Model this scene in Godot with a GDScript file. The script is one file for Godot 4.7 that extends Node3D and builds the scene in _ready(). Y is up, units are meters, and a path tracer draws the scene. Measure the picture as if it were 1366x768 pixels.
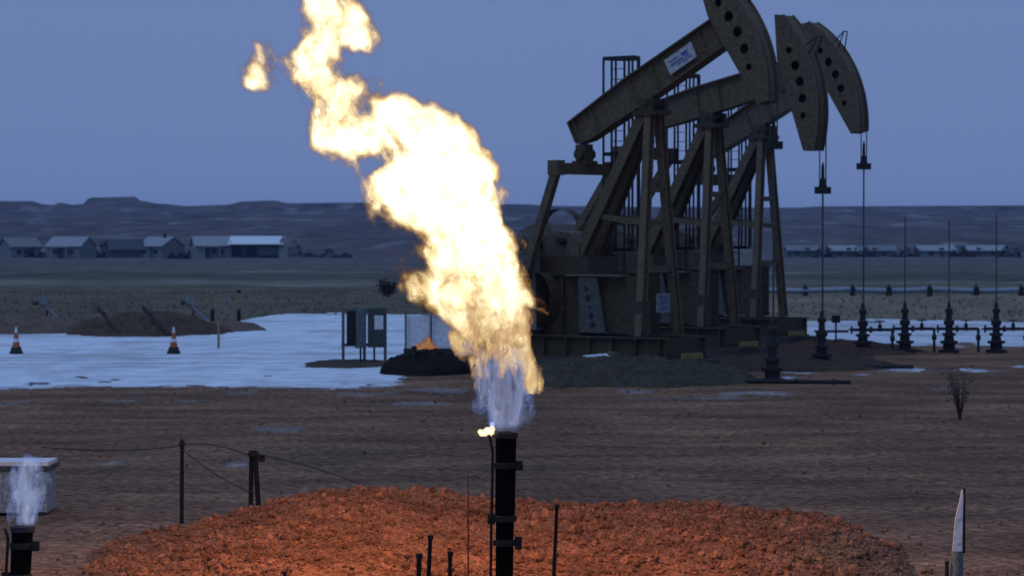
extends Node3D
# A gas flare in its earth pit, three pump jacks behind it, a dusk oil pad with snow, houses and low hills beyond. Metres, y up, the camera looks down -z.

var used := {}
var M := {}
var rng := RandomNumberGenerator.new()
var na := FastNoiseLite.new()
var nb := FastNoiseLite.new()
var nc := FastNoiseLite.new()

# ---------------------------------------------------------------- naming
func numbered(called: String) -> String:
	var n: int = used.get(called, -1) + 1
	used[called] = n
	return called if n == 0 else "%s_%03d" % [called, n]

func tag(o: Node, label: String, category: String, group := "") -> Node:
	o.set_meta("label", label)
	o.set_meta("category", category)
	if group:
		o.set_meta("group", group)
	return o

func thing(called: String, label: String, category: String, at := Vector3.ZERO, turn := 0.0, group := "") -> Node3D:
	var o := Node3D.new()
	o.name = numbered(called)
	add_child(o)
	o.position = at
	o.rotation.y = turn
	tag(o, label, category, group)
	return o

func obj(called: String, m: Mesh, material: Material, parent: Node = null) -> MeshInstance3D:
	var o := MeshInstance3D.new()
	o.name = called if parent else numbered(called)
	o.mesh = m
	if material:
		o.material_override = material
	(parent if parent else self).add_child(o, true)
	return o

func part(called: String, st: SurfaceTool, material: Material, parent: Node = null) -> MeshInstance3D:
	st.generate_normals()
	return obj(called, st.commit(), material, parent)

func struct(o: Node, kind := "structure") -> Node:
	o.set_meta("kind", kind)
	return o

# ---------------------------------------------------------------- shapes
func mb() -> SurfaceTool:
	var st := SurfaceTool.new()
	st.begin(Mesh.PRIMITIVE_TRIANGLES)
	return st

func tri(st: SurfaceTool, a: Vector3, b: Vector3, c: Vector3) -> void:   # counter-clockwise seen from outside
	st.add_vertex(a); st.add_vertex(c); st.add_vertex(b)

func quad(st: SurfaceTool, a: Vector3, b: Vector3, c: Vector3, d: Vector3) -> void:
	tri(st, a, b, c); tri(st, a, c, d)

func bx(st: SurfaceTool, c: Vector3, s: Vector3, b := Basis()) -> void:
	st.set_smooth_group(-1)
	var h := s * 0.5
	var p := []
	for i in 8:
		p.append(c + b * Vector3(h.x if i & 1 else -h.x, h.y if i & 2 else -h.y, h.z if i & 4 else -h.z))
	quad(st, p[4], p[5], p[7], p[6]); quad(st, p[1], p[0], p[2], p[3])
	quad(st, p[5], p[1], p[3], p[7]); quad(st, p[0], p[4], p[6], p[2])
	quad(st, p[6], p[7], p[3], p[2]); quad(st, p[0], p[1], p[5], p[4])

func frame_of(a: Vector3, b: Vector3, side := Vector3(0, 0, 1)) -> Basis:   # y runs from a to b
	var y := (b - a).normalized()
	if absf(y.dot(side)) > 0.95:
		side = Vector3(1, 0, 0)
	var x := y.cross(side).normalized()
	return Basis(x, y, x.cross(y))

func bar(st: SurfaceTool, a: Vector3, b: Vector3, w: float, d: float, side := Vector3(0, 0, 1)) -> void:
	bx(st, (a + b) * 0.5, Vector3(w, a.distance_to(b), d), frame_of(a, b, side))

func hbeam(st: SurfaceTool, a: Vector3, b: Vector3, w: float, d: float, t := 0.03) -> void:   # flanges across x at +-d/2, web between
	var f := frame_of(a, b)
	for s in [-1, 1]:
		var o: Vector3 = f.z * (s * (d - t) * 0.5)
		bar(st, a + o, b + o, w, t)
	bar(st, a, b, t, d - 2.0 * t - 0.004)

func tube(st: SurfaceTool, a: Vector3, b: Vector3, r0: float, r1 := -1.0, n := 12) -> void:
	if r1 < 0.0:
		r1 = r0
	var f := frame_of(a, b)
	var pa := []
	var pb := []
	for i in n:
		var t := TAU * i / n
		var d := f.x * cos(t) + f.z * sin(t)
		pa.append(a + d * r0); pb.append(b + d * r1)
	for i in n:
		var j := (i + 1) % n
		st.set_smooth_group(1)
		quad(st, pa[j], pa[i], pb[i], pb[j])
		st.set_smooth_group(-1)
		tri(st, pb[j], pb[i], b)
		tri(st, pa[i], pa[j], a)

func path(st: SurfaceTool, pts: Array, r: float, n := 6) -> void:
	for i in pts.size() - 1:
		tube(st, pts[i], pts[i + 1], r, r, n)

func lathe(st: SurfaceTool, at: Vector3, profile: Array, n := 16, axis := Vector3.UP) -> void:   # profile of Vector2(radius, height)
	for i in profile.size() - 1:
		var p: Vector2 = profile[i]
		var q: Vector2 = profile[i + 1]
		if absf(p.y - q.y) < 1e-4 and absf(p.x - q.x) < 1e-4:
			continue
		var f := frame_of(at, at + axis)
		for k in n:
			var t0 := TAU * k / n
			var t1 := TAU * (k + 1) / n
			var d0 := f.x * cos(t0) + f.z * sin(t0)
			var d1 := f.x * cos(t1) + f.z * sin(t1)
			st.set_smooth_group(2 + i)
			var a := at + axis * p.y + d0 * p.x
			var b := at + axis * p.y + d1 * p.x
			var c := at + axis * q.y + d1 * q.x
			var d := at + axis * q.y + d0 * q.x
			if p.x > 1e-4: tri(st, b, a, d)
			if q.x > 1e-4: tri(st, b, d, c)

func prism(st: SurfaceTool, poly: PackedVector2Array, z0: float, z1: float) -> void:   # poly in xy
	st.set_smooth_group(-1)
	if not Geometry2D.is_polygon_clockwise(poly):
		pass
	else:
		poly = poly.duplicate(); poly.reverse()
	var ix := Geometry2D.triangulate_polygon(poly)
	for k in range(0, ix.size(), 3):
		var a := poly[ix[k]]
		var b := poly[ix[k + 1]]
		var c := poly[ix[k + 2]]
		if (b - a).cross(c - a) < 0.0:
			var t := b; b = c; c = t
		tri(st, Vector3(a.x, a.y, z1), Vector3(b.x, b.y, z1), Vector3(c.x, c.y, z1))
		tri(st, Vector3(a.x, a.y, z0), Vector3(c.x, c.y, z0), Vector3(b.x, b.y, z0))
	for i in poly.size():
		var p := poly[i]
		var q := poly[(i + 1) % poly.size()]
		quad(st, Vector3(p.x, p.y, z0), Vector3(q.x, q.y, z0), Vector3(q.x, q.y, z1), Vector3(p.x, p.y, z1))

func torus(st: SurfaceTool, c: Vector3, axis: Vector3, r: float, t: float, n := 14) -> void:
	var f := frame_of(c, c + axis)
	for i in n:
		var a := TAU * i / n
		var b := TAU * (i + 1) / n
		tube(st, c + (f.x * cos(a) + f.z * sin(a)) * r, c + (f.x * cos(b) + f.z * sin(b)) * r, t, t, 5)

# ---------------------------------------------------------------- materials
func noise_image(size: int, seed_: int, freq: float, octaves: int, lo: float, hi: float, kind := FastNoiseLite.TYPE_SIMPLEX_SMOOTH) -> Image:
	var n := FastNoiseLite.new()
	n.noise_type = kind
	n.seed = seed_
	n.frequency = freq
	n.fractal_octaves = octaves
	n.fractal_gain = 0.55
	var im := n.get_seamless_image(size, size)
	im.convert(Image.FORMAT_L8)
	var d := im.get_data()
	for i in d.size():
		d[i] = clampi(int(lerpf(lo, hi, d[i] / 255.0) * 255.0), 0, 255)
	return Image.create_from_data(size, size, false, Image.FORMAT_L8, d)

func tex(im: Image) -> ImageTexture:
	return ImageTexture.create_from_image(im)

func lin(r: float, g: float, b: float) -> Color:
	return Color(r, g, b).linear_to_srgb()

func mat(c: Color, rough := 0.85, map: Texture2D = null, scale := 1.0, metal := 0.0, bump: Texture2D = null, depth := 1.0) -> StandardMaterial3D:
	var m := StandardMaterial3D.new()
	m.albedo_color = c
	m.roughness = rough
	m.metallic = metal
	m.metallic_specular = 0.4
	if map:
		m.albedo_texture = map
		m.uv1_triplanar = true
		m.uv1_world_triplanar = true
		m.uv1_scale = Vector3.ONE * scale
	if bump:
		m.heightmap_enabled = true
		m.heightmap_texture = bump
		m.heightmap_scale = depth
	return m

func materials() -> void:
	var grime := tex(noise_image(512, 3, 0.02, 6, 0.56, 1.0))
	var speck := tex(noise_image(1024, 9, 0.02, 6, 0.45, 1.0))
	var rough := tex(noise_image(1024, 14, 0.03, 5, 0.0, 1.0))
	var soft := tex(noise_image(512, 21, 0.01, 4, 0.82, 1.0))
	var blotch := noise_image(1024, 33, 0.006, 5, 0.6, 1.0)
	# paint of the jacks: dark olive with grime
	M.olive = mat(lin(0.150, 0.108, 0.056), 0.7, grime, 0.6)
	M.olive_pale = mat(lin(0.18, 0.13, 0.072), 0.7, grime, 0.5)
	M.olive_dark = mat(lin(0.075, 0.052, 0.025), 0.75, grime, 0.5)
	M.brown = mat(lin(0.075, 0.042, 0.03), 0.85, grime, 0.7)
	M.rust = mat(lin(0.15, 0.055, 0.03), 0.9, speck, 1.3)
	M.tan = mat(lin(0.16, 0.125, 0.085), 0.6, grime, 0.8)
	M.grey = mat(lin(0.16, 0.17, 0.16), 0.6, grime, 0.7)
	M.panel = mat(lin(0.105, 0.105, 0.09), 0.7, grime, 0.7)
	M.concrete = mat(lin(0.11, 0.105, 0.09), 0.95, speck, 0.8)
	M.black = mat(lin(0.012, 0.011, 0.010), 0.7, grime, 2.0)
	M.iron = mat(lin(0.022, 0.021, 0.021), 0.6, grime, 1.5)
	M.char = mat(lin(0.008, 0.006, 0.005), 1.0, speck, 3.0, 0.0, rough, 0.6)
	M.char.metallic_specular = 0.1
	M.soot = mat(lin(0.007, 0.006, 0.005), 1.0)
	M.soot.metallic_specular = 0.1
	M.cable = mat(lin(0.04, 0.04, 0.045), 0.5)
	M.yellow = mat(lin(0.34, 0.26, 0.06), 0.6, grime, 1.0)
	M.yellow_faded = mat(lin(0.36, 0.31, 0.12), 0.7, grime, 1.0)
	M.sign = mat(lin(0.33, 0.33, 0.36), 0.6, grime, 0.9)
	M.white = mat(lin(0.62, 0.63, 0.64), 0.6, grime, 0.9)
	M.white_paint = mat(lin(0.7, 0.71, 0.74), 0.45, soft, 1.2)
	M.orange = mat(lin(0.62, 0.15, 0.04), 0.6, grime, 2.0)
	M.rubber = mat(lin(0.02, 0.02, 0.02), 0.85)
	M.cabinet = mat(lin(0.13, 0.17, 0.17), 0.55, grime, 0.9)
	M.cabinet_dark = mat(lin(0.055, 0.085, 0.075), 0.6, grime, 0.9)
	M.pale_blue = mat(lin(0.34, 0.41, 0.48), 0.5, grime, 1.2)
	M.blue_ink = mat(lin(0.06, 0.07, 0.26), 0.6)
	M.wood = mat(lin(0.055, 0.04, 0.03), 0.95, grime, 1.6)
	M.post = mat(lin(0.012, 0.010, 0.009), 1.0, grime, 2.5)
	M.wire = mat(lin(0.03, 0.026, 0.026), 0.7)
	M.glass = mat(lin(0.02, 0.025, 0.035), 0.15)
	M.sleeve = mat(lin(0.17, 0.21, 0.22), 0.7, grime, 1.5)
	M.snow = mat(lin(0.86, 0.87, 0.9), 0.75, soft, 0.15)
	M.snow.vertex_color_use_as_albedo = true
	M.snow.heightmap_enabled = true
	M.snow.heightmap_texture = rough
	M.snow.heightmap_scale = 4.0
	for k in ["dirt", "field", "mound", "gravel", "clod", "hill", "leaf"]:
		var m := mat(Color.WHITE, 0.97, speck if k != "hill" else tex(blotch), {"dirt": 0.21, "field": 0.11, "mound": 0.5, "gravel": 0.6, "clod": 1.4, "hill": 0.006, "leaf": 1.0}[k])
		m.vertex_color_use_as_albedo = true
		m.metallic_specular = 0.2
		M[k] = m
	M.dirt.detail_enabled = true
	M.dirt.detail_albedo = tex(blotch)
	M.dirt.detail_blend_mode = BaseMaterial3D.BLEND_MODE_MUL
	M.dirt.detail_uv_layer = BaseMaterial3D.DETAIL_UV_2
	M.dirt.uv2_triplanar = true
	M.dirt.uv2_world_triplanar = true
	M.dirt.uv2_scale = Vector3(0.035, 0.05, 0.06)
	for k in ["dirt", "mound", "gravel", "clod"]:
		M[k].heightmap_enabled = true
		M[k].heightmap_texture = rough
		M[k].heightmap_scale = {"dirt": 2.0, "mound": 4.0, "gravel": 4.0, "clod": 1.0}[k]

# ---------------------------------------------------------------- the land
const PATCHES := [[-4.25, 58.2, 0.55, 1.1], [-6.65, 49.6, 0.26, 0.35], [-4.5, 49.4, 0.24, 0.4], [-1.9, 72.7, 0.9, 1.0], [-3.4, 71.5, 1.4, 0.7], [-9.0, 68.0, 0.5, 0.5], [-11.2, 67.0, 0.6, 0.6], [-7.4, 68.5, 0.5, 0.5], [-12.9, 66.5, 0.5, 0.4], [-5.4, 73.0, 1.7, 0.7], [4.3, 69.5, 1.7, 0.45], [5.9, 71.6, 1.2, 0.6], [5.0, 75.3, 0.5, 0.5], [7.3, 79.4, 0.5, 0.7], [8.2, 83.5, 0.7, 1.2], [9.4, 81.0, 0.6, 0.7], [13.0, 84.0, 0.8, 0.7], [15.0, 86.0, 0.8, 0.6], [11.0, 84.5, 1.0, 0.6], [3.0, 72.5, 0.5, 0.4], [-2.3, 67.0, 0.9, 0.4], [6.4, 85.5, 1.5, 0.9], [-3.1, 44.0, 0.2, 0.25], [10.5, 73.5, 0.7, 0.25]]

func snowness(x: float, d: float) -> float:   # over 0 where snow lies, down to -1 on bare dirt
	var n := na.get_noise_2d(x * 5.0, d * 3.0)
	var m := nb.get_noise_2d(x * 14.0, d * 6.0)
	var edge := lerpf(74.6, 99.0, smoothstep(-3.4, -0.6, x + n * 1.2)) + lerpf(0.0, 5.0, smoothstep(6.0, 11.0, x))
	edge += n * 3.0 + m * 1.5
	var s := clampf((d - edge) / 3.2 - 2.4 * maxf(0.0, m + 0.4 * n - 0.14) * (1.0 - smoothstep(5.0, 16.0, d - edge)), -1.0, 1.0)
	for p in PATCHES:
		if absf(x - p[0]) < p[2] * 1.6 and absf(d - p[1]) < p[3] * 3.2:
			var q := Vector2((x - p[0]) / p[2], (d - p[1]) / (p[3] * 2.0))
			s = maxf(s, clampf(0.3 - q.length() * 0.9 - m * 0.8 - n * 0.5, -1.0, -0.1 if p[1] < 74.0 else 0.12))
	return s

func zone(x: float, d: float) -> int:   # 0 dirt, 1 snow, 2 field
	var n := na.get_noise_2d(x * 5.0, d * 3.0)
	var m := nb.get_noise_2d(x * 14.0, d * 6.0)
	var far := 147.0 + n * 7.0
	if x < -11.0:
		far = lerpf(147.0, 121.5, smoothstep(-11.0, -13.5, x)) + n * 4.0
	if x > 7.0:
		far = lerpf(147.0, 135.0, smoothstep(7.0, 10.0, x)) + n * 5.0
	if d > far:
		return 2
	if snowness(x, d) > 0.0:
		return 1
	return 0

func rut(x: float, d: float) -> float:   # wheel tracks that cross the pad
	if d < 36.0 or d > 74.0:
		return 0.0
	var best := 0.0
	for t in [[43.0, 0.06, 0.012], [47.5, -0.16, 0.01], [52.0, 0.1, -0.012], [55.5, -0.05, 0.006], [60.5, 0.2, 0.004], [64.5, -0.22, -0.006], [69.0, 0.08, 0.004]]:
		for w in [-0.9, 0.9]:
			var c: float = t[0] + w + t[1] * x + t[2] * x * x + 0.5 * na.get_noise_1d(x * 6.0 + t[0] * 40.0)
			best = maxf(best, (1.0 - smoothstep(0.12, 0.34, absf(d - c))) * (0.65 + 0.7 * nb.get_noise_2d(x * 5.0, c * 9.0)))
	return clampf(best, 0.0, 1.0)

func ground_height(x: float, d: float) -> float:
	var y := 0.025 * na.get_noise_2d(x * 9.0, d * 9.0) + 0.02 * nb.get_noise_2d(x * 30.0, d * 30.0)
	if d > 40.0 and d < 76.0:   # wheel ruts that run across the pad
		y += 0.022 * nc.get_noise_2d(x * 1.2, d * 34.0)
	y -= 0.035 * rut(x, d)
	if d > 150.0:
		y += 0.35 * na.get_noise_2d(x * 0.8, d * 0.5) * smoothstep(150.0, 220.0, d)
	return y

func land() -> void:
	var rows := []
	var d := 16.0
	while d < 160.0:
		rows.append(d)
		d *= 1.0075 if d > 30.0 else 1.03
	while d < 1150.0:
		rows.append(d)
		d *= 1.02
	var cols := []
	for i in 21: cols.append(-1.6 + 1.39 * i / 21.0)
	for i in 321: cols.append(-0.21 + 0.42 * i / 320.0)
	for i in 21: cols.append(0.21 + 1.39 * (i + 1) / 21.0)
	var nx := cols.size()
	var V := PackedVector3Array()
	var C := [PackedColorArray(), PackedColorArray(), PackedColorArray()]
	for r in rows:
		for c in cols:
			var x: float = c * r
			var p := Vector3(x, ground_height(x, r), -r)
			V.append(p)
			var n := na.get_noise_2d(x * 2.0, r * 0.9)
			var m := nb.get_noise_2d(x * 8.0, r * 3.0)
			var k := nc.get_noise_2d(x * 1.0, r * 26.0)
			var dirt := Color(0.575, 0.295, 0.165) * (1.0 + 0.14 * n + 0.12 * m + 0.13 * k) * (1.0 - 0.26 * rut(x, r))
			dirt = dirt.lerp(Color(0.46, 0.29, 0.19), 0.5 * smoothstep(60.0, 42.0, r + 12.0 * n))
			var wet := snowness(x, r)
			C[0].append(dirt.lerp(Color(0.85, 0.86, 0.9), 0.75 * smoothstep(-0.55, 0.25, wet)))
			C[1].append(Color(0.93, 0.95, 1.0).lerp(Color(0.5, 0.47, 0.46), maxf(clampf(0.2 + 0.6 * n + 1.2 * k + 0.6 * m, 0.0, 0.7) + 0.35 * smoothstep(5.0, 9.0, x) + 0.4 * smoothstep(160.0, 180.0, r), 0.75 * (1.0 - smoothstep(0.0, 0.5, wet)))))
			var f := Color(0.21, 0.165, 0.105)
			f = f.lerp(Color(0.32, 0.27, 0.21), smoothstep(236.0, 244.0, r) * (1.0 - smoothstep(256.0, 264.0, r)))
			f = f.lerp(Color(0.16, 0.14, 0.105), smoothstep(262.0, 270.0, r))
			f = f.lerp(Color(0.36, 0.31, 0.25), smoothstep(318.0, 326.0, r) * (1.0 - smoothstep(333.0, 340.0, r)) * 0.7)
			f = f.lerp(Color(0.2, 0.175, 0.15), smoothstep(338.0, 350.0, r))
			f = f.lerp(Color(0.17, 0.14, 0.12), smoothstep(560.0, 640.0, r))
			f *= 1.0 + 0.6 * smoothstep(3.0, 12.0, x) * (1.0 - smoothstep(180.0, 240.0, r))
			f *= 1.0 + 0.35 * n + 0.25 * m + 0.3 * nc.get_noise_2d(x * 0.5, r * 7.0)
			C[2].append(f)
	var T := [PackedInt32Array(), PackedInt32Array(), PackedInt32Array()]
	for j in rows.size() - 1:
		for i in nx - 1:
			var a := j * nx + i
			var z := zone((V[a].x + V[a + nx + 1].x) * 0.5, (rows[j] + rows[j + 1]) * 0.5)
			T[z].append_array([a, a + nx, a + nx + 1, a, a + nx + 1, a + 1])
	var names := ["ground", "snow", "field"]
	var ms := [M.dirt, M.snow, M.field]
	for z in 3:
		var ix := {}
		var v := PackedVector3Array()
		var c := PackedColorArray()
		var t := PackedInt32Array()
		for i in T[z]:
			if not ix.has(i):
				ix[i] = v.size()
				v.append(V[i]); c.append(C[z][i])
			t.append(ix[i])
		var o := obj(names[z], indexed(v, t, c), ms[z])
		struct(o)
	var st := mb()
	st.set_smooth_group(-1)
	quad(st, Vector3(-4000, -0.9, 3000), Vector3(4000, -0.9, 3000), Vector3(4000, -0.9, -4000), Vector3(-4000, -0.9, -4000))
	struct(part("land", st, mat(lin(0.09, 0.075, 0.055), 1.0)))

func indexed(v: PackedVector3Array, t: PackedInt32Array, c := PackedColorArray(), normals := true) -> ArrayMesh:   # t clockwise from outside
	var a := []
	a.resize(Mesh.ARRAY_MAX)
	a[Mesh.ARRAY_VERTEX] = v
	a[Mesh.ARRAY_INDEX] = t
	if c.size():
		a[Mesh.ARRAY_COLOR] = c
	if normals:
		var n := PackedVector3Array()
		n.resize(v.size())
		for i in range(0, t.size(), 3):
			var w := (v[t[i + 2]] - v[t[i]]).cross(v[t[i + 1]] - v[t[i]])
			for k in 3:
				n[t[i + k]] += w
		for i in n.size():
			n[i] = n[i].normalized() if n[i].length() > 1e-12 else Vector3.UP
		a[Mesh.ARRAY_NORMAL] = n
	var m := ArrayMesh.new()
	m.add_surface_from_arrays(Mesh.PRIMITIVE_TRIANGLES, a)
	return m

func hills() -> void:
	var sky := [[-900, 21.5], [-500, 23.0], [-256, 22.4], [-241, 22.4], [-234, 20.8], [-230, 20.4], [-226, 21.6], [-220, 20.6], [-214, 21.0], [-211, 24.2], [-189, 24.6], [-185.5, 22.4], [-175.5, 21.0], [-162, 19.9], [-144, 20.5], [-134, 22.3], [-119, 22.7], [-112, 21.4], [-76, 21.7], [-46, 21.0], [-1, 20.9], [29, 19.9], [81, 19.5], [141, 19.1], [156, 19.8], [256, 20.2], [500, 21.0], [900, 19.0]]
	var xs := []
	var x := -900.0
	while x <= 900.0:
		xs.append(x)
		x += 1.6 if absf(x) < 290.0 else 14.0
	var v := PackedVector3Array()
	var c := PackedColorArray()
	var t := PackedInt32Array()
	var nr := 72
	for j in nr:
		var s := float(j) / (nr - 1)
		var d := lerpf(650.0, 1500.0, s)
		for xx in xs:
			var h := 20.0
			for k in sky.size() - 1:
				if xx >= sky[k][0] and xx <= sky[k + 1][0]:
					h = lerpf(sky[k][1], sky[k + 1][1], smoothstep(0.0, 1.0, (xx - sky[k][0]) / (sky[k + 1][0] - sky[k][0])))
			var top := 1.0 if s > 0.985 else smoothstep(0.9, 0.985, s)
			var base := lerpf(19.2, h, top)
			var y := base * pow(s, 0.85) * lerpf(0.93, 1.0, top)
			var far: float = xx * lerpf(0.62, 1.0, s)
			y += (1.0 - top) * s * 1.6 * na.get_noise_2d(far * 0.5, d * 0.5)
			v.append(Vector3(far, y - 0.8 * (1.0 - s), -d))
			var n := na.get_noise_2d(far * 0.35, d * 0.12)
			var m := nb.get_noise_2d(far * 1.6, d * 0.35)
			var q := nc.get_noise_2d(far * 0.7, d * 0.2)
			var col := Color(0.15, 0.115, 0.1) * (1.0 + 0.45 * n + 0.5 * m)
			col = col.lerp(Color(0.5, 0.5, 0.52), 0.5 * smoothstep(0.22, 0.5, q) * smoothstep(-0.1, 0.25, m) * (1.0 - smoothstep(0.9, 1.0, s)))
			c.append(col)
	var nx := xs.size()
	for j in nr - 1:
		for i in nx - 1:
			var a := j * nx + i
			t.append_array([a, a + nx, a + nx + 1, a, a + nx + 1, a + 1])
	struct(obj("hills", indexed(v, t, c), M.hill))

# a lump of earth: height(u) over an oval footprint, on a fine grid
func lump(called: String, cx: float, cd: float, rx: float, rd: float, h: float, cell: float, col: Color, material: Material, seed_: float, power := 1.0) -> MeshInstance3D:
	var v := PackedVector3Array()
	var c := PackedColorArray()
	var t := PackedInt32Array()
	var nx := int(2.0 * rx * 1.1 / cell) + 2
	var nd := int(2.0 * rd * 1.1 / cell) + 2
	for j in nd:
		for i in nx:
			var x := -rx * 1.1 + i * cell
			var d := -rd * 1.1 + j * cell
			var e := Vector2(x / rx, d / rd).length() + 0.16 * na.get_noise_2d((x + seed_) * 14.0, d * 14.0)
			var y := h * pow(clampf(1.0 - e * e, 0.0, 1.0), power)
			var n := nb.get_noise_2d((x + seed_) * 60.0, d * 60.0)
			y += 0.12 * h * n * smoothstep(1.02, 0.8, e) + 0.2 * h * na.get_noise_2d((x + seed_) * 26.0, d * 26.0) * smoothstep(1.02, 0.75, e)
			if e >= 1.0:
				y = -0.06
			v.append(Vector3(cx + x, y, -(cd + d)))
			c.append(col * (1.0 + 0.4 * n + 0.3 * nc.get_noise_2d((x + seed_) * 20.0, d * 20.0)))
	for j in nd - 1:
		for i in nx - 1:
			var a := j * nx + i
			t.append_array([a, a + nx, a + nx + 1, a, a + nx + 1, a + 1])
	return obj(called, indexed(v, t, c), material)

# ---------------------------------------------------------------- the flare pit
func mound_height(x: float, d: float) -> float:
	# crest line bends round the flare; near ends come forward
	var crest := 36.6 - 0.045 * (x - 0.2) * (x - 0.2)
	var n := na.get_noise_2d(x * 7.0, d * 7.0)
	var top := 0.50 - 0.09 * smoothstep(1.5, 4.2, x) + 0.09 * na.get_noise_2d(x * 5.0 + 40.0, 3.0)
	top += 0.15 * exp(-pow((x + 1.9) / 1.0, 2.0)) - 0.05 * exp(-pow((x - 0.9) / 0.8, 2.0))
	top *= smoothstep(-5.3, -2.5, x + 0.25 * n) * smoothstep(4.75, 3.5, x + 0.25 * n)
	var s := d - crest
	var y := 0.0
	if s > 0.0:
		y = top * (1.0 - smoothstep(0.0, 1.9, s))
	else:
		y = top * (1.0 - 0.95 * smoothstep(0.2, 10.5, -s))
		y *= lerpf(1.0, smoothstep(-5.8, -1.8, s + n), smoothstep(2.4, 4.4, x + 0.4 * n))
	return y + 0.05 * n * smoothstep(0.02, 0.2, y)

func mound_surface(x: float, d: float) -> float:
	var y := mound_height(x, d)
	var k := smoothstep(0.02, 0.2, y)
	return y + k * (0.06 * na.get_noise_2d(x * 26.0, d * 26.0) + 0.028 * nb.get_noise_2d(x * 60.0 + 9.0, d * 60.0) + 0.016 * nc.get_noise_2d(x * 120.0, d * 120.0)) - (1.0 - smoothstep(0.005, 0.05, y)) * 0.12

func clod_mesh(seed_: int) -> ArrayMesh:
	var s := SphereMesh.new()
	s.radius = 1.0; s.height = 2.0; s.radial_segments = 7; s.rings = 4
	var a := s.get_mesh_arrays()
	var v: PackedVector3Array = a[Mesh.ARRAY_VERTEX]
	var st := mb()
	st.set_smooth_group(-1)
	var ix: PackedInt32Array = a[Mesh.ARRAY_INDEX]
	for i in v.size():
		var p := v[i]
		var k := 1.0 + 0.55 * nb.get_noise_3d(p.x * 40.0 + seed_ * 31.0, p.y * 40.0, p.z * 40.0)
		v[i] = Vector3(p.x, p.y * 0.75, p.z) * k
	for i in ix:
		st.add_vertex(v[i])
	st.generate_normals()
	return st.commit()

func scatter(called: String, label: String, category: String, mesh: Mesh, material: Material, xf: Array, colors: Array) -> Node:
	var mm := MultiMesh.new()
	mm.transform_format = MultiMesh.TRANSFORM_3D
	mm.use_colors = true
	mm.mesh = mesh
	mm.instance_count = xf.size()
	for i in xf.size():
		mm.set_instance_transform(i, xf[i])
		mm.set_instance_color(i, colors[i])
	var o := MultiMeshInstance3D.new()
	o.name = numbered(called)
	o.multimesh = mm
	o.material_override = material
	add_child(o)
	tag(o, label, category)
	struct(o, "stuff")
	return o

func pit() -> void:
	var v := PackedVector3Array()
	var c := PackedColorArray()
	var t := PackedInt32Array()
	var cell := 0.04
	var x0 := -6.2
	var d0 := 25.0
	var nx := 292
	var nd := 344
	for j in nd:
		for i in nx:
			var x := x0 + i * cell
			var d := d0 + j * cell
			v.append(Vector3(x, mound_surface(x, d), -d))
			c.append(mound_color(x, d))
	for j in nd - 1:
		for i in nx - 1:
			var a := j * nx + i
			t.append_array([a, a + nx, a + nx + 1, a, a + nx + 1, a + 1])
	struct(obj("earth_mound", indexed(v, t, c), M.mound))
	for kind in 3:
		var xf := []
		var cs := []
		for i in 12000:
			var x := rng.randf_range(-5.6, 5.0)
			var d := rng.randf_range(26.0, 39.0)
			var y := mound_surface(x, d)
			if y < 0.05 and rng.randf() > 0.03:
				continue
			var s := 0.006 + 0.02 * pow(rng.randf(), 2.0) + 0.05 * pow(rng.randf(), 14.0)
			xf.append(Transform3D(Basis.from_euler(Vector3(rng.randf() * 6.0, rng.randf() * 6.0, rng.randf() * 6.0)).scaled(Vector3.ONE * s), Vector3(x, maxf(y, 0.0) + s * 0.25, -d)))
			cs.append(mound_color(x, d) * rng.randf_range(0.6, 1.45))
		scatter("clods", ["fist sized red clods spread over the lit face of the earth mound", "flat red earth crumbs lying on the earth mound", "rounded red earth lumps on the earth mound"][kind], "earth clods", clod_mesh(kind), M.clod, xf, cs)

func mound_color(x: float, d: float) -> Color:
	var n := na.get_noise_2d(x * 12.0, d * 12.0)
	var m := nb.get_noise_2d(x * 30.0, d * 30.0)
	var c := Color(0.37, 0.15, 0.08) * (1.0 + 0.35 * n + 0.4 * m)
	var stale := smoothstep(2.6, 4.4, x + 0.7 * n) * smoothstep(36.2, 33.5, d + n)   # greyer old earth at the mound's end
	stale = maxf(stale, smoothstep(-3.9, -5.2, x + n) * 0.6)
	return c.lerp(Color(0.24, 0.16, 0.11) * (1.0 + 0.4 * m), stale)

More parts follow.
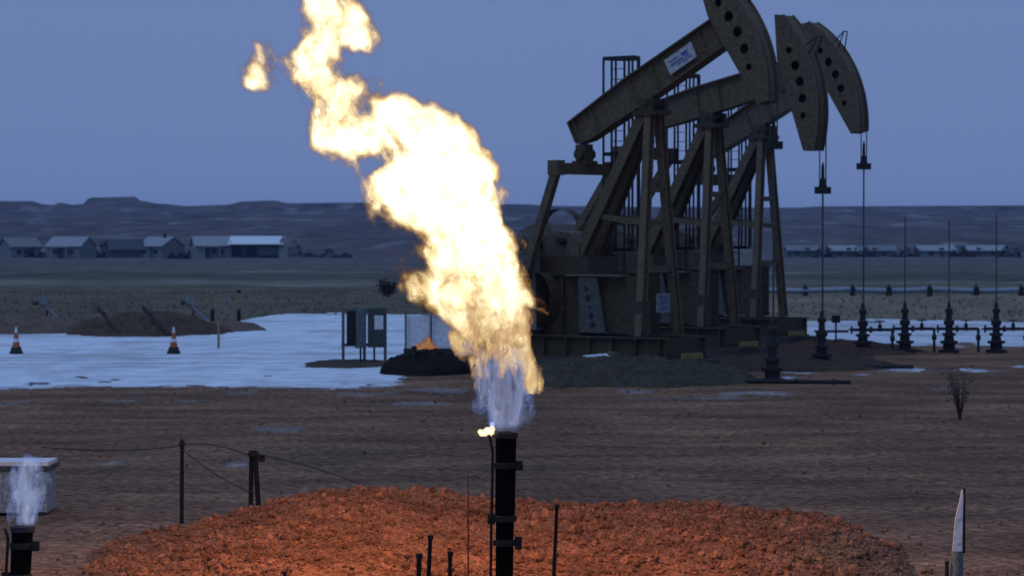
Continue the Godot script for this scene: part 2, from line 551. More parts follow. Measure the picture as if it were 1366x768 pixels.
func flare_stack(label: String, at: Vector3, h: float, lean: float) -> Node3D:
	var t := thing("flare_stack", label, "flare stack", at, 0.0)
	var st := mb()
	var k := Vector3(lean, 0, 0)
	tube(st, Vector3.ZERO, Vector3(0, h * 0.55, 0) + k * 0.55, 0.082, 0.086, 18)
	tube(st, Vector3(0, h * 0.55, 0) + k * 0.55, Vector3(0, h - 0.004, 0) + k, 0.094, 0.1, 18)
	part("pipe", st, M.char, t)
	st = mb()
	lathe(st, Vector3(0, h - 0.06, 0) + k, [Vector2(0.101, 0), Vector2(0.114, 0.01), Vector2(0.114, 0.06), Vector2(0.085, 0.062), Vector2(0.085, -0.12)], 18)
	part("burner_rim", st, M.iron, t)
	for s in [[0.22, 0.1, -1], [0.43, 0.12, 1], [0.555, 0.1, -1], [0.83, 0.09, 1]]:
		st = mb()
		var c: Vector3 = Vector3(0, h * s[0], 0) + k * s[0]
		lathe(st, c - Vector3(0, 0.03, 0), [Vector2(0.09, 0), Vector2(0.112, 0.004), Vector2(0.112, 0.056), Vector2(0.09, 0.06)], 16)
		bx(st, c + Vector3(s[2] * 0.13, 0.0, 0.02), Vector3(0.07, s[1], 0.06))
		tube(st, c + Vector3(s[2] * 0.14, 0.01, 0.06), c + Vector3(s[2] * 0.14, 0.01, -0.03), 0.026, 0.026, 8)
		part("clamp", st, M.black, t)
	st = mb()
	path(st, [Vector3(-0.13, 0, 0.03), Vector3(-0.13, h * 0.5, 0.03) + k * 0.5, Vector3(-0.125, h * 0.9, 0.03) + k * 0.9, Vector3(-0.16, h - 0.02, 0.02) + k], 0.014, 8)
	part("pilot_line", st, M.black, t)
	return t

# ---------------------------------------------------------------- flames: nested clear shells of one noisy field
func flame_mesh(blobs: Array, lo: Vector3, hi: Vector3, cell: float, isos: Array, disp: Callable, paint: Callable, join := 14.0) -> ArrayMesh:
	var nx := int((hi.x - lo.x) / cell) + 2
	var ny := int((hi.y - lo.y) / cell) + 2
	var nz := int((hi.z - lo.z) / cell) + 2
	var F := PackedFloat32Array()
	F.resize(nx * ny * nz)
	F.fill(1.0)
	var B := 6
	var reach: float = 0.40
	for bk in range(0, nz, B):
		for bj in range(0, ny, B):
			for bi in range(0, nx, B):
				var mid := lo + Vector3(bi + B * 0.5, bj + B * 0.5, bk + B * 0.5) * cell
				var near := []
				var least := 9.0
				for b in blobs:
					var s: float = mid.distance_to(b[0]) - b[1]
					least = minf(least, s)
					if s < 0.75:
						near.append(b)
				if least > reach + B * cell * 0.9:
					continue
				for k in range(bk, mini(bk + B, nz)):
					for j in range(bj, mini(bj + B, ny)):
						for i in range(bi, mini(bi + B, nx)):
							var p := lo + Vector3(i, j, k) * cell
							var e := 0.0
							for b in near:
								e += exp(-join * (p.distance_to(b[0]) - b[1]))
							F[(k * ny + j) * nx + i] = -log(maxf(e, 1e-9)) / join + disp.call(p)
	var V := PackedVector3Array()
	var C := PackedColorArray()
	var T := PackedInt32Array()
	var sy := nx
	var sz := nx * ny
	var off := [0, 1, sy, sy + 1, sz, sz + 1, sz + sy, sz + sy + 1]
	for level in isos.size():
		var iso: float = isos[level]
		var id := {}
		for k in nz - 1:
			for j in ny - 1:
				var row := k * sz + j * sy
				for i in nx - 1:
					var a := row + i
					var f0 := F[a]
					if f0 - iso > 0.3 or f0 - iso < -0.3:
						continue
					var inside := 0
					for o in off:
						if F[a + o] < iso: inside += 1
					if inside == 0 or inside == 8:
						continue
					var sum := Vector3.ZERO
					var cnt := 0
					for e in EDGES:
						var fa := F[a + off[e[0]]] - iso
						var fb := F[a + off[e[1]]] - iso
						if (fa < 0.0) != (fb < 0.0):
							var w := fa / (fa - fb)
							sum += CORNER[e[0]].lerp(CORNER[e[1]], w)
							cnt += 1
					var p := lo + (Vector3(i, j, k) + sum / cnt) * cell
					id[a] = V.size()
					V.append(p)
					C.append(paint.call(p, level))
		for a in id:
			for axis in 3:
				var step: int = [1, sy, sz][axis]
				var u: int = [sy, sz, 1][axis]
				var w: int = [sz, 1, sy][axis]
				var in0 := F[a] < iso
				var in1 := F[a + step] < iso
				if in0 == in1:
					continue
				if not (id.has(a - u) and id.has(a - w) and id.has(a - u - w)):
					continue
				var q := [id[a], id[a - u], id[a - u - w], id[a - w]]
				if in0:
					T.append_array([q[0], q[2], q[1], q[0], q[3], q[2]])
				else:
					T.append_array([q[0], q[1], q[2], q[0], q[2], q[3]])
	return indexed(V, T, C, false)

const EDGES := [[0, 1], [2, 3], [4, 5], [6, 7], [0, 2], [1, 3], [4, 6], [5, 7], [0, 4], [1, 5], [2, 6], [3, 7]]
const CORNER := [Vector3(0, 0, 0), Vector3(1, 0, 0), Vector3(0, 1, 0), Vector3(1, 1, 0), Vector3(0, 0, 1), Vector3(1, 0, 1), Vector3(0, 1, 1), Vector3(1, 1, 1)]

func glow(k: float) -> StandardMaterial3D:
	var m := StandardMaterial3D.new()
	m.shading_mode = BaseMaterial3D.SHADING_MODE_UNSHADED
	m.transparency = BaseMaterial3D.TRANSPARENCY_ALPHA
	m.vertex_color_use_as_albedo = true
	m.cull_mode = BaseMaterial3D.CULL_DISABLED
	m.roughness = 1.0
	var s := Color(k, k, k).linear_to_srgb()
	m.albedo_color = Color(s.r, s.g, s.b, 1.0)
	return m

func main_flame() -> void:
	var at := Vector3(-0.057, 1.85, -28.6)
	var t := thing("gas_flame", "tall white hot gas flame blowing sideways off the middle flare stack", "flame", at)
	var S := 1.0 / 140.0
	var blobs := []
	# centres and radii in hundredths of the picture's scale at the flame: x, rise, radius, set back
	var L := [[-14, 140, 24, 0], [12, 128, 16, 4], [-34, 150, 24, -6], [-4, 158, 30, 5], [-42, 172, 30, -8], [-10, 190, 42, 4], [-60, 190, 34, 8], [-90, 198, 24, -10], [-114, 212, 18, 6], [-127, 195, 12, 0], [-130, 177, 9, 4], [-24, 235, 44, 6], [-70, 240, 46, -6], [-108, 240, 24, 8], [-50, 290, 46, 4], [-90, 300, 58, -4], [-128, 296, 32, 8], [-58, 340, 52, 8], [-110, 350, 56, -6], [-158, 328, 32, 4], [-178, 326, 16, -4], [-70, 380, 44, 4], [-118, 398, 44, 6], [-160, 408, 34, -6], [-175, 410, 30, -4], [-155, 424, 25, 4], [-186, 392, 30, 2], [-205, 394, 36, 6], [-230, 397, 26, -4], [-246, 407, 16, 4], [-236, 422, 21, 4], [-230, 437, 21, -4], [-221, 452, 21, 4], [-236, 457, 19, 6], [-205, 457, 18, -6], [-194, 458, 11, -8], [-246, 472, 20, 0], [-260, 482, 20, -4], [-275, 474, 12, 4], [-270, 497, 16, 0], [-263, 509, 13, 3], [-250, 515, 18, -3], [-235, 522, 22, 4], [-220, 532, 26, 2], [-203, 532, 20, -6], [-190, 527, 9, 0], [-205, 552, 21, 4], [-225, 552, 24, 4], [-240, 567, 20, 0], [-220, 574, 19, 0], [-250, 577, 16, 0], [-242, 592, 20, 0], [-329, 480, 13, 0], [-336, 466, 9, 3], [-324, 500, 11, 0], [-326, 514, 7, 0]]
	for b in L:
		blobs.append([Vector3(b[0], b[1], b[3] * 1.6) * S, b[2] * S * 0.93])
	var n1 := FastNoiseLite.new()
	n1.seed = 6; n1.frequency = 1.75; n1.fractal_octaves = 6; n1.fractal_gain = 0.58
	var n2 := FastNoiseLite.new()
	n2.seed = 8; n2.frequency = 2.6; n2.fractal_octaves = 4
	var n3 := FastNoiseLite.new()
	n3.seed = 12; n3.frequency = 5.0; n3.fractal_octaves = 3
	var disp := func(p: Vector3) -> float:
		var along := (p.y * 0.88 - p.x * 0.47) * 0.42
		var q := Vector3(p.x + along * 0.47, p.y - along * 0.88, p.z)
		var w := 0.10 * n2.get_noise_3d(q.x + 7.0, q.y, q.z)
		var f := n1.get_noise_3d(q.x + w, q.y + w * 0.7, q.z - w)
		var amp := lerpf(0.36, 0.27, smoothstep(1.4, 2.4, p.y)) - 0.09 * smoothstep(2.5, 3.0, p.y)
		return f * amp + (0.05 + 0.02 * smoothstep(2.5, 3.0, p.y)) * n3.get_noise_3d(q.x, q.y, q.z) + 0.012 + 0.03 * (1.0 - smoothstep(0.9, 1.6, p.y))
	var isos := [0.032, 0.018, 0.004, -0.012, -0.03, -0.052, -0.085, -0.13]
	var cols := [Color(0.62, 0.34, 0.16, 0.06), Color(0.72, 0.43, 0.21, 0.10), Color(0.88, 0.58, 0.28, 0.16), Color(1.0, 0.74, 0.38, 0.25), Color(1.0, 0.83, 0.5, 0.36), Color(1.0, 0.9, 0.64, 0.5), Color(1.0, 0.95, 0.78, 0.7), Color(1.0, 0.97, 0.86, 0.85)]
	var gain := [0.08, 0.12, 0.18, 0.28, 0.48, 0.8, 1.0, 1.0]
	var paint := func(p: Vector3, level: int) -> Color:
		var c: Color = cols[level]
		var g: float = gain[level]
		var k := n2.get_noise_3d(p.x * 2.2 + 3.0, p.y * 1.6, p.z * 2.2)
		var low := clampf(maxf(1.0 - smoothstep(0.9, 2.3, p.y), (1.0 - smoothstep(1.6, 2.5, p.y)) * smoothstep(-0.45, -0.8, p.x)) + 0.5 * smoothstep(2.5, 3.0, p.y), 0.0, 1.0)
		g *= lerpf(1.0, 0.42, low)
		return Color(c.r * g, c.g * g * (1.0 - 0.15 * low), c.b * g * (1.0 - 0.35 * low), clampf(c.a * (1.0 + lerpf(1.8, 0.5, level / 7.0) * k) * lerpf(1.0, 0.55, low), 0.03, 0.97))
	obj("flame_body", flame_mesh(blobs, Vector3(-2.6, 0.35, -0.62), Vector3(0.42, 4.45, 0.62), 0.0215, isos, disp, paint, 22.0), glow(5.0), t)
	# thin tan tongues between the clear gas and the white body
	var root := []
	for b in [[-60, 128, 11, 0], [-54, 112, 11, 3], [-45, 95, 11, 0], [-38, 80, 9, -3], [-22, 140, 27, 0], [-14, 114, 21, 4], [-8, 94, 13, -2], [-26, 100, 12, -6], [11, 138, 21, 2], [16, 116, 15, 0], [21, 96, 12, 3], [25, 82, 9, 0], [29, 70, 6, 0]]:
		root.append([Vector3(b[0], b[1], b[3] * 1.5) * S, b[2] * S])
	var disp4 := func(p: Vector3) -> float:
		return 0.26 * n1.get_noise_3d(p.x * 1.9 - 4.0, p.y * 0.75 + 9.0, p.z * 1.9)
	var cols4 := [Color(0.36, 0.2, 0.10, 0.16), Color(0.55, 0.34, 0.16, 0.28), Color(0.85, 0.6, 0.27, 0.36), Color(1.0, 0.82, 0.45, 0.45)]
	var paint4 := func(p: Vector3, level: int) -> Color:
		var c: Color = cols4[level]
		var k := n2.get_noise_3d(p.x * 3.2 - 9.0, p.y * 1.3, p.z * 3.2)
		return Color(c.r, c.g, c.b, clampf(c.a * (1.0 + 2.2 * k), 0.0, 0.9))
	obj("flame_root", flame_mesh(root, Vector3(-0.68, 0.36, -0.34), Vector3(0.4, 1.3, 0.34), 0.0155, [0.0, -0.022, -0.05, -0.085], disp4, paint4, 26.0), glow(1.15), t)
	# the blue, nearly clear gas over the burner
	var blue := []
	for b in [[-2, 2, 13, 0], [-6, 16, 17, 0], [8, 18, 17, 2], [-14, 36, 18, 2], [8, 38, 20, -2], [-20, 58, 20, -2], [12, 58, 18, 2], [-4, 60, 24, 0], [-20, 80, 17, 2], [-2, 84, 24, -2], [13, 80, 12, 2], [-18, 104, 17, 0], [0, 108, 20, 0]]:
		blue.append([Vector3(b[0], b[1], b[3]) * S, b[2] * S])
	var disp2 := func(p: Vector3) -> float:
		return 0.16 * n1.get_noise_3d(p.x * 2.6 + 11.0, p.y * 0.8, p.z * 2.6)
	var cols2 := [Color(0.17, 0.25, 0.60, 0.07), Color(0.26, 0.33, 0.62, 0.10), Color(0.44, 0.46, 0.66, 0.12)]
	var paint2 := func(p: Vector3, level: int) -> Color:
		var c: Color = cols2[level]
		var k := n2.get_noise_3d(p.x * 4.0 - 5.0, p.y * 0.9, p.z * 4.0)
		return Color(c.r, c.g, c.b, clampf(c.a * (1.0 + 1.9 * k) * smoothstep(-0.02, 0.1, p.y) * (1.0 - 0.8 * smoothstep(0.6, 0.95, p.y)), 0.0, 0.8))
	obj("blue_flame", flame_mesh(blue, Vector3(-0.42, 0.0, -0.3), Vector3(0.36, 1.0, 0.3), 0.014, [0.0, -0.025, -0.055], disp2, paint2, 30.0), glow(0.95), t)
	# the pilot light beside the rim
	var pilot := [[Vector3(-0.2, 0.0, 0.02), 0.03], [Vector3(-0.24, 0.002, 0.02), 0.024], [Vector3(-0.15, 0.014, 0.02), 0.03], [Vector3(-0.13, 0.06, 0.02), 0.018], [Vector3(-0.12, 0.1, 0.02), 0.01]]
	var disp3 := func(p: Vector3) -> float:
		return 0.03 * n1.get_noise_3d(p.x * 9.0, p.y * 9.0, p.z * 9.0)
	var paint3 := func(p: Vector3, level: int) -> Color:
		var up := smoothstep(0.03, 0.09, p.y)
		return Color(1.0, 0.78, 0.42, [0.35, 0.8][level]).lerp(Color(0.35, 0.45, 0.9, 0.4), up)
	obj("pilot_flame", flame_mesh(pilot, Vector3(-0.32, -0.07, -0.08), Vector3(-0.06, 0.16, 0.12), 0.007, [0.0, -0.012], disp3, paint3, 60.0), glow(2.0), t)
	# the light that it throws
	for l in [[Vector3(-0.7, 2.6, -0.9), 30.0], [Vector3(-1.2, 3.4, -0.8), 50.0], [Vector3(-0.8, 2.9, 0.8), 10.0]]:
		var o := OmniLight3D.new()
		o.name = "flame_light"
		o.position = l[0]
		o.light_color = Color(1.0, 0.72, 0.42)
		o.light_energy = l[1] * FLAME
		o.light_size = 0.35
		o.omni_range = 400.0
		o.omni_attenuation = 2.0
		o.shadow_enabled = true
		t.add_child(o, true)

const FLAME := 0.46

func small_flame() -> void:
	var t := thing("gas_flame", "small pale blue gas flame on the short flare stack by the pale metal bin", "flame", Vector3(-4.5, 1.06, -27.5))
	var S := 1.0 / 145.0
	var n1 := FastNoiseLite.new()
	n1.seed = 15; n1.frequency = 1.5; n1.fractal_octaves = 5
	var blobs := []
	for b in [[2, 4, 12, 0], [10, 14, 12, 0], [0, 20, 14, 2], [18, 24, 10, 0], [12, 36, 14, -2], [-4, 38, 14, 0], [20, 46, 10, 0], [4, 56, 14, 2], [18, 66, 8, 0], [-8, 62, 10, 0], [10, 76, 8, 0]]:
		blobs.append([Vector3(b[0], b[1], b[3]) * S, b[2] * S])
	var disp := func(p: Vector3) -> float:
		return 0.14 * n1.get_noise_3d(p.x * 3.0 + 2.0, p.y * 1.0, p.z * 3.0)
	var cols := [Color(0.18, 0.26, 0.58, 0.10), Color(0.28, 0.36, 0.64, 0.14), Color(0.46, 0.5, 0.7, 0.18)]
	var paint := func(p: Vector3, level: int) -> Color:
		var c: Color = cols[level]
		var k := n1.get_noise_3d(p.x * 5.0 - 5.0, p.y * 2.0, p.z * 5.0)
		return Color(c.r, c.g, c.b, clampf(c.a * (1.0 + 1.9 * k) * smoothstep(-0.02, 0.06, p.y), 0.0, 0.8))
	obj("blue_flame", flame_mesh(blobs, Vector3(-0.3, 0.0, -0.25), Vector3(0.36, 0.75, 0.25), 0.014, [0.0, -0.025, -0.05], disp, paint, 30.0), glow(0.95), t)
	var o := OmniLight3D.new()
	o.name = "flame_light"
	o.position = Vector3(0.05, 0.3, 0.3)
	o.light_color = Color(0.6, 0.7, 1.0)
	o.light_energy = 0.12
	o.light_size = 0.2
	o.omni_range = 60.0
	o.omni_attenuation = 2.0
	o.shadow_enabled = true
	t.add_child(o)

func heap_flame() -> void:
	var t := thing("gas_flame", "little orange flame licking over the dark scrap heap", "flame", Vector3(-2.38, 0.62, -82.6))
	var n1 := FastNoiseLite.new()
	n1.seed = 25; n1.frequency = 1.2; n1.fractal_octaves = 4
	var blobs := [[Vector3(-0.3, 0.05, 0), 0.08], [Vector3(-0.14, 0.1, 0), 0.1], [Vector3(0.0, 0.16, 0), 0.11], [Vector3(0.12, 0.1, 0), 0.1], [Vector3(0.02, 0.3, 0), 0.06], [Vector3(0.24, 0.02, 0), 0.07]]
	var disp := func(p: Vector3) -> float:
		return 0.16 * n1.get_noise_3d(p.x * 4.0, p.y * 3.0, p.z * 4.0)
	var paint := func(_p: Vector3, level: int) -> Color:
		return [Color(0.30, 0.11, 0.03, 0.35), Color(0.75, 0.32, 0.10, 0.5)][level]
	obj("flame_body", flame_mesh(blobs, Vector3(-0.5, -0.12, -0.22), Vector3(0.42, 0.46, 0.22), 0.026, [0.0, -0.04], disp, paint, 26.0), glow(0.65), t)
	var o := OmniLight3D.new()
	o.name = "flame_light"
	o.position = Vector3(0, 0.2, 0.25)
	o.light_color = Color(1.0, 0.6, 0.3)
	o.light_energy = 0.08
	o.light_size = 0.2
	o.omni_range = 60.0
	o.omni_attenuation = 2.0
	o.shadow_enabled = true
	t.add_child(o)

# ---------------------------------------------------------------- pump jacks
const PIVOT := 7.35
const R := 3.85
const TAILB := 2.6
const HUB := Vector2(-3.5, 3.55)
const ARM := 1.0

func turned(p: Vector2, a: float) -> Vector2:
	return Vector2(p.x * cos(a) - p.y * sin(a), PIVOT + p.x * sin(a) + p.y * cos(a))

func pump_jack(label: String, at: Vector3, deg: float, plaque := false) -> Node3D:
	var t := thing("pump_jack", label, "pump jack", at, deg_to_rad(-40.0), "pump jacks in a row")
	var a := deg_to_rad(deg)
	var bb := Basis(Vector3(0, 0, 1), a)
	var up := func(x: float, y: float, z: float) -> Vector3:
		var q := turned(Vector2(x, y), a)
		return Vector3(q.x, q.y, z)
	# footing and skid
	var st := mb()
	bx(st, Vector3(-2.3, 0.2, 0), Vector3(7.2, 0.6, 2.5))
	part("footing", st, M.concrete, t)
	st = mb()
	for s in [-1, 1]:
		for y in [0.53, 1.09]:
			bx(st, Vector3(-2.2, y, s * 0.85), Vector3(6.6, 0.05, 0.3))
		bx(st, Vector3(-2.2, 0.81, s * 0.85), Vector3(6.6, 0.506, 0.05))
		for i in 9:
			bx(st, Vector3(-5.3 + i * 0.78, 0.81, s * 0.945), Vector3(0.03, 0.5, 0.13))
	for x in [-5.4, -4.0, -2.4, -0.8, 0.9]:
		bx(st, Vector3(x, 0.83, 0), Vector3(0.22, 0.46, 1.64))
	part("skid", st, M.olive_dark, t)
	for s in [-1, 1]:
		st = mb()
		bx(st, Vector3(-0.45, 0.32, s * 1.12), Vector3(0.28, 0.8, 0.2))
		part("skid_post", st, M.olive_pale, t)
	# samson post
	for s in [-1, 1]:
		st = mb()
		hbeam(st, Vector3(0.2, 1.12, s * 0.82), Vector3(0.03, PIVOT - 0.38, s * 0.2), 0.21, 0.23, 0.035)
		part("leg", st, M.olive_pale, t)
	for s in [-1, 1]:
		st = mb()
		hbeam(st, Vector3(-3.15, 1.5, s * 0.42), Vector3(-0.2, PIVOT - 0.42, s * 0.16), 0.3, 0.28, 0.04)
		part("rear_leg", st, M.olive, t)
	for y in [2.9, 5.0]:
		st = mb()
		var k: float = (y - 1.12) / (PIVOT - 1.5)
		var w: float = lerpf(0.82, 0.2, k)
		var x: float = lerpf(0.2, 0.03, k)
		bar(st, Vector3(x, y, -w), Vector3(x, y, w), 0.16, 0.12, Vector3(1, 0, 0))
		part("cross_brace", st, M.olive, t)
	st = mb()
	bar(st, Vector3(0.1, 4.1, 0.5), Vector3(-1.6, 4.3, 0.3), 0.14, 0.1)
	bar(st, Vector3(0.1, 4.1, -0.5), Vector3(-1.6, 4.3, -0.3), 0.14, 0.1)
	part("post_brace", st, M.olive, t)
	st = mb()
	bx(st, Vector3(-0.05, PIVOT - 0.33, 0), Vector3(0.75, 0.12, 0.75))
	for s in [-1, 1]:
		bx(st, Vector3(0, PIVOT - 0.12, s * 0.3), Vector3(0.42, 0.34, 0.16))
	tube(st, Vector3(0, PIVOT - 0.06, -0.42), Vector3(0, PIVOT - 0.06, 0.42), 0.12, 0.12, 14)
	part("centre_bearing", st, M.olive_dark, t)
	# walking beam
	var beam := Node3D.new()
	beam.name = "walking_beam"
	t.add_child(beam)
	beam.position = Vector3(0, PIVOT, 0)
	beam.rotation.z = a
	st = mb()
	prism(st, PackedVector2Array([Vector2(-2.68, 0.2), Vector2(-2.3, 0.1), Vector2(-0.6, 0.06), Vector2(2.86, 0.1), Vector2(2.78, 0.86), Vector2(-0.4, 0.9), Vector2(-2.72, 0.8)]), -0.08, 0.08)
	for e in [[Vector2(-2.72, 0.82), Vector2(-0.4, 0.92)], [Vector2(-0.4, 0.92), Vector2(2.76, 0.885)], [Vector2(-2.68, 0.178), Vector2(-2.3, 0.078)], [Vector2(-2.3, 0.078), Vector2(-0.6, 0.038)], [Vector2(-0.6, 0.038), Vector2(2.86, 0.078)]]:
		bar(st, Vector3(e[0].x, e[0].y, 0), Vector3(e[1].x, e[1].y, 0), 0.045, 0.42)
	for x in [-2.55, -1.9, -0.4, 0.4, 2.2]:
		bx(st, Vector3(x, 0.48, 0), Vector3(0.03, 0.7, 0.34))
	bx(st, Vector3(-2.71, 0.5, 0), Vector3(0.03, 0.58, 0.4))
	part("beam", st, M.olive, beam)
	if plaque:
		st = mb()
		bx(st, Vector3(1.42, 0.46, 0.2), Vector3(0.98, 0.44, 0.012))
		bx(st, Vector3(1.42, 0.46, 0.14), Vector3(0.06, 0.3, 0.11))
		part("plaque", st, M.white, beam)
		st = mb()
		for q in [[-0.22, 0.08, 0.3, 0.05], [-0.14, -0.02, 0.44, 0.05], [0.18, 0.07, 0.22, 0.09], [0.1, -0.1, 0.5, 0.035], [0.24, -0.02, 0.14, 0.05]]:
			bx(st, Vector3(1.42 + q[0], 0.46 + q[1], 0.208), Vector3(q[2], q[3], 0.004))
		part("plaque_print", st, M.blue_ink, beam)
	# horse head, hollow behind its hand holes
	var poly := PackedVector2Array([Vector2(2.93, 2.24)])
	for i in 19:
		var q := deg_to_rad(lerpf(34.0, -29.5, i / 18.0))
		poly.append(Vector2(cos(q), sin(q)) * R)
	poly.append_array([Vector2(3.06, -1.84), Vector2(2.84, 0.0), Vector2(2.74, 0.98)])
	var head := CSGPolygon3D.new()
	head.name = "horse_head"
	head.polygon = poly
	head.depth = 0.56
	head.material = M.olive
	head.position = Vector3(0, PIVOT, 0) + Vector3(0, 0, 0.28)
	head.rotation.z = a
	var inner: PackedVector2Array = Geometry2D.offset_polygon(poly, -0.05)[0]
	var hollow := CSGPolygon3D.new()
	hollow.name = "hollow"
	hollow.polygon = inner
	hollow.depth = 0.5
	hollow.position.z = -0.03
	hollow.operation = CSGShape3D.OPERATION_SUBTRACTION
	hollow.material = M.black
	head.add_child(hollow)
	for i in 5:
		var q := deg_to_rad(19.0 - i * 8.4)
		var hole := CSGCylinder3D.new()
		hole.name = "hand_hole"
		hole.radius = [0.11, 0.15, 0.15, 0.14, 0.1][i]
		hole.height = 0.3
		hole.sides = 7
		hole.rotation.x = PI / 2
		hole.position = Vector3(cos(q) * (R - 0.47), sin(q) * (R - 0.47), 0.0)
		hole.operation = CSGShape3D.OPERATION_SUBTRACTION
		hole.material = M.black
		head.add_child(hole, true)
	t.add_child(head)
	st = mb()
	for s in [-1, 1]:
		st = mb()
		for i in 18:
			var q0 := deg_to_rad(lerpf(34.0, -29.5, i / 18.0))
			var q1 := deg_to_rad(lerpf(34.0, -29.5, (i + 1) / 18.0))
			bar(st, Vector3(cos(q0) * (R + 0.02), sin(q0) * (R + 0.02), s * 0.25), Vector3(cos(q1) * (R + 0.02), sin(q1) * (R + 0.02), s * 0.25), 0.05, 0.05)
		var rim := part("head_rim", st, M.olive_pale, t)
		rim.position = Vector3(0, PIVOT, 0)
		rim.rotation.z = a
	st = mb()
	var hk := deg_to_rad(13.0)
	var h0 := Vector3(cos(hk) * R, sin(hk) * R, 0)
	path(st, [h0 + Vector3(0, 0.25, 0.2), h0 + Vector3(0.42, 0.42, 0.1), h0 + Vector3(0.42, 0.42, -0.1), h0 + Vector3(0, -0.05, -0.2)], 0.022, 6)
	path(st, [h0 + Vector3(0, -0.05, 0.2), h0 + Vector3(0.42, 0.42, 0.1)], 0.022, 6)
	var hook := part("head_hook", st, M.iron, t)
	hook.position = Vector3(0, PIVOT, 0)
	hook.rotation.z = a
	# bridle, carrier bar, polished rod
	var cy := 5.08 + (deg_to_rad(deg) - deg_to_rad(12.5)) * R
	for s in [-1, 1]:
		st = mb()
		var pts := []
		for i in 7:
			var q := deg_to_rad(lerpf(26.0, 0.0, i / 6.0))
			pts.append(Vector3(cos(q) * (R + 0.03), PIVOT + sin(q) * (R + 0.03), s * 0.16))
		pts.append(Vector3(R + 0.03, cy, s * 0.16))
		path(st, pts, 0.02, 6)
		part("bridle_cable", st, M.cable, t)
	st = mb()
	bx(st, Vector3(R + 0.03, cy, 0), Vector3(0.22, 0.2, 0.52))
	tube(st, Vector3(R + 0.03, cy + 0.1, 0), Vector3(R + 0.03, cy + 0.34, 0), 0.12, 0.09, 10)
	tube(st, Vector3(R + 0.03, cy + 0.34, 0), Vector3(R + 0.03, cy + 0.72, 0), 0.05, 0.04, 8)
	part("carrier_bar", st, M.black, t)
	st = mb()
	tube(st, Vector3(R + 0.03, 1.45, 0), Vector3(R + 0.03, cy + 0.8, 0), 0.026, 0.026, 8)
	part("polished_rod", st, M.cable, t)
	# tail bearing, equalizer, pitmans, cranks
	var tb := turned(Vector2(-TAILB, 0.05), a)
	st = mb()
	bar(st, up.call(-TAILB, 0.1, 0), Vector3(tb.x, tb.y - 0.55, 0), 0.34, 0.34)
	tube(st, Vector3(tb.x, tb.y - 0.22, -0.3), Vector3(tb.x, tb.y - 0.22, 0.3), 0.15, 0.15, 12)
	bx(st, Vector3(tb.x, tb.y - 0.46, 0), Vector3(0.5, 0.12, 0.5))
	part("tail_bearing", st, M.olive_dark, t)
	var ey := tb.y - 0.62
	st = mb()
	bx(st, Vector3(tb.x, ey, 0), Vector3(0.28, 0.3, 2.5))
	for s in [-1, 1]:
		bx(st, Vector3(tb.x, ey + 0.02, s * 1.22), Vector3(0.36, 0.4, 0.3))
	part("equalizer", st, M.olive, t)
	var L0 := turned(Vector2(-TAILB, 0.05), deg_to_rad(27.6))
	var span := Vector2(L0.x, L0.y - 0.62).distance_to(HUB + Vector2(0, -ARM))
	var best := 9.0
	var crank := -PI / 2
	for i in 180:
		var q := -PI / 2 - PI * i / 180.0
		var e := absf(Vector2(tb.x, ey).distance_to(HUB + Vector2(cos(q), sin(q)) * ARM) - span)
		if e < best - 1e-4:
			best = e; crank = q
	var pin := HUB + Vector2(cos(crank), sin(crank)) * ARM
	for s in [-1, 1]:
		st = mb()
		bar(st, Vector3(pin.x, pin.y - 0.15, s * 1.24), Vector3(tb.x, ey - 0.1, s * 1.24), 0.22, 0.2)
		bx(st, Vector3(pin.x, pin.y, s * 1.24), Vector3(0.4, 0.44, 0.24))
		part("pitman_arm", st, M.olive, t)
	for s in [-1, 1]:
		var arm := Node3D.new()
		arm.name = "crank"
		t.add_child(arm, true)
		arm.position = Vector3(HUB.x, HUB.y, s * 0.98)
		arm.rotation.z = crank + PI / 2
		st = mb()
		prism(st, PackedVector2Array([Vector2(-0.3, 0.3), Vector2(0.3, 0.3), Vector2(0.36, -1.1), Vector2(0.46, -2.3), Vector2(-0.46, -2.3), Vector2(-0.36, -1.1)]), -0.11, 0.11)
		tube(st, Vector3(0, 0, -0.2), Vector3(0, 0, 0.2), 0.24, 0.24, 16)
		part("crank_web", st, M.grey, arm)
		for y in [-1.0, -1.32, -1.6, -1.88, -2.12]:
			st = mb()
			tube(st, Vector3(0, y, -0.116), Vector3(0, y, 0.116), 0.085, 0.085, 10)
			part("pin_hole", st, M.black, arm)
		for e in [-1, 1]:
			st = mb()
			var w := PackedVector2Array([Vector2(e * 0.4, -0.75)])
			for i in 9:
				var q := PI * (0.5 - i / 8.0)
				w.append(Vector2(e * (0.4 + 0.55 * cos(q)), -1.5 + 0.75 * sin(q)))
			w.append(Vector2(e * 0.46, -2.25))
			prism(st, w, -0.2, 0.2)
			part("counterweight", st, M.olive_dark, arm)
	# gearbox and its pedestal
	st = mb()
	for i in 2:
		bx(st, Vector3(-3.4, 1.9 - i * 0.02, (i * 2 - 1) * 0.5), Vector3(2.7, 1.55, 0.1))
	bx(st, Vector3(-2.1, 1.9, 0), Vector3(0.1, 1.5, 0.9))
	bx(st, Vector3(-4.7, 1.9, 0), Vector3(0.1, 1.5, 0.9))
	for x in [-4.2, -3.4, -2.6]:
		for s in [-1, 1]:
			bx(st, Vector3(x, 1.9, s * 0.6), Vector3(0.08, 1.5, 0.1))
	part("pedestal", st, M.olive_dark, t)
	st = mb()
	bx(st, Vector3(-3.3, 2.96, 0), Vector3(3.2, 0.52, 1.34))
	part("gearbox_base", st, M.olive_dark, t)
	st = mb()
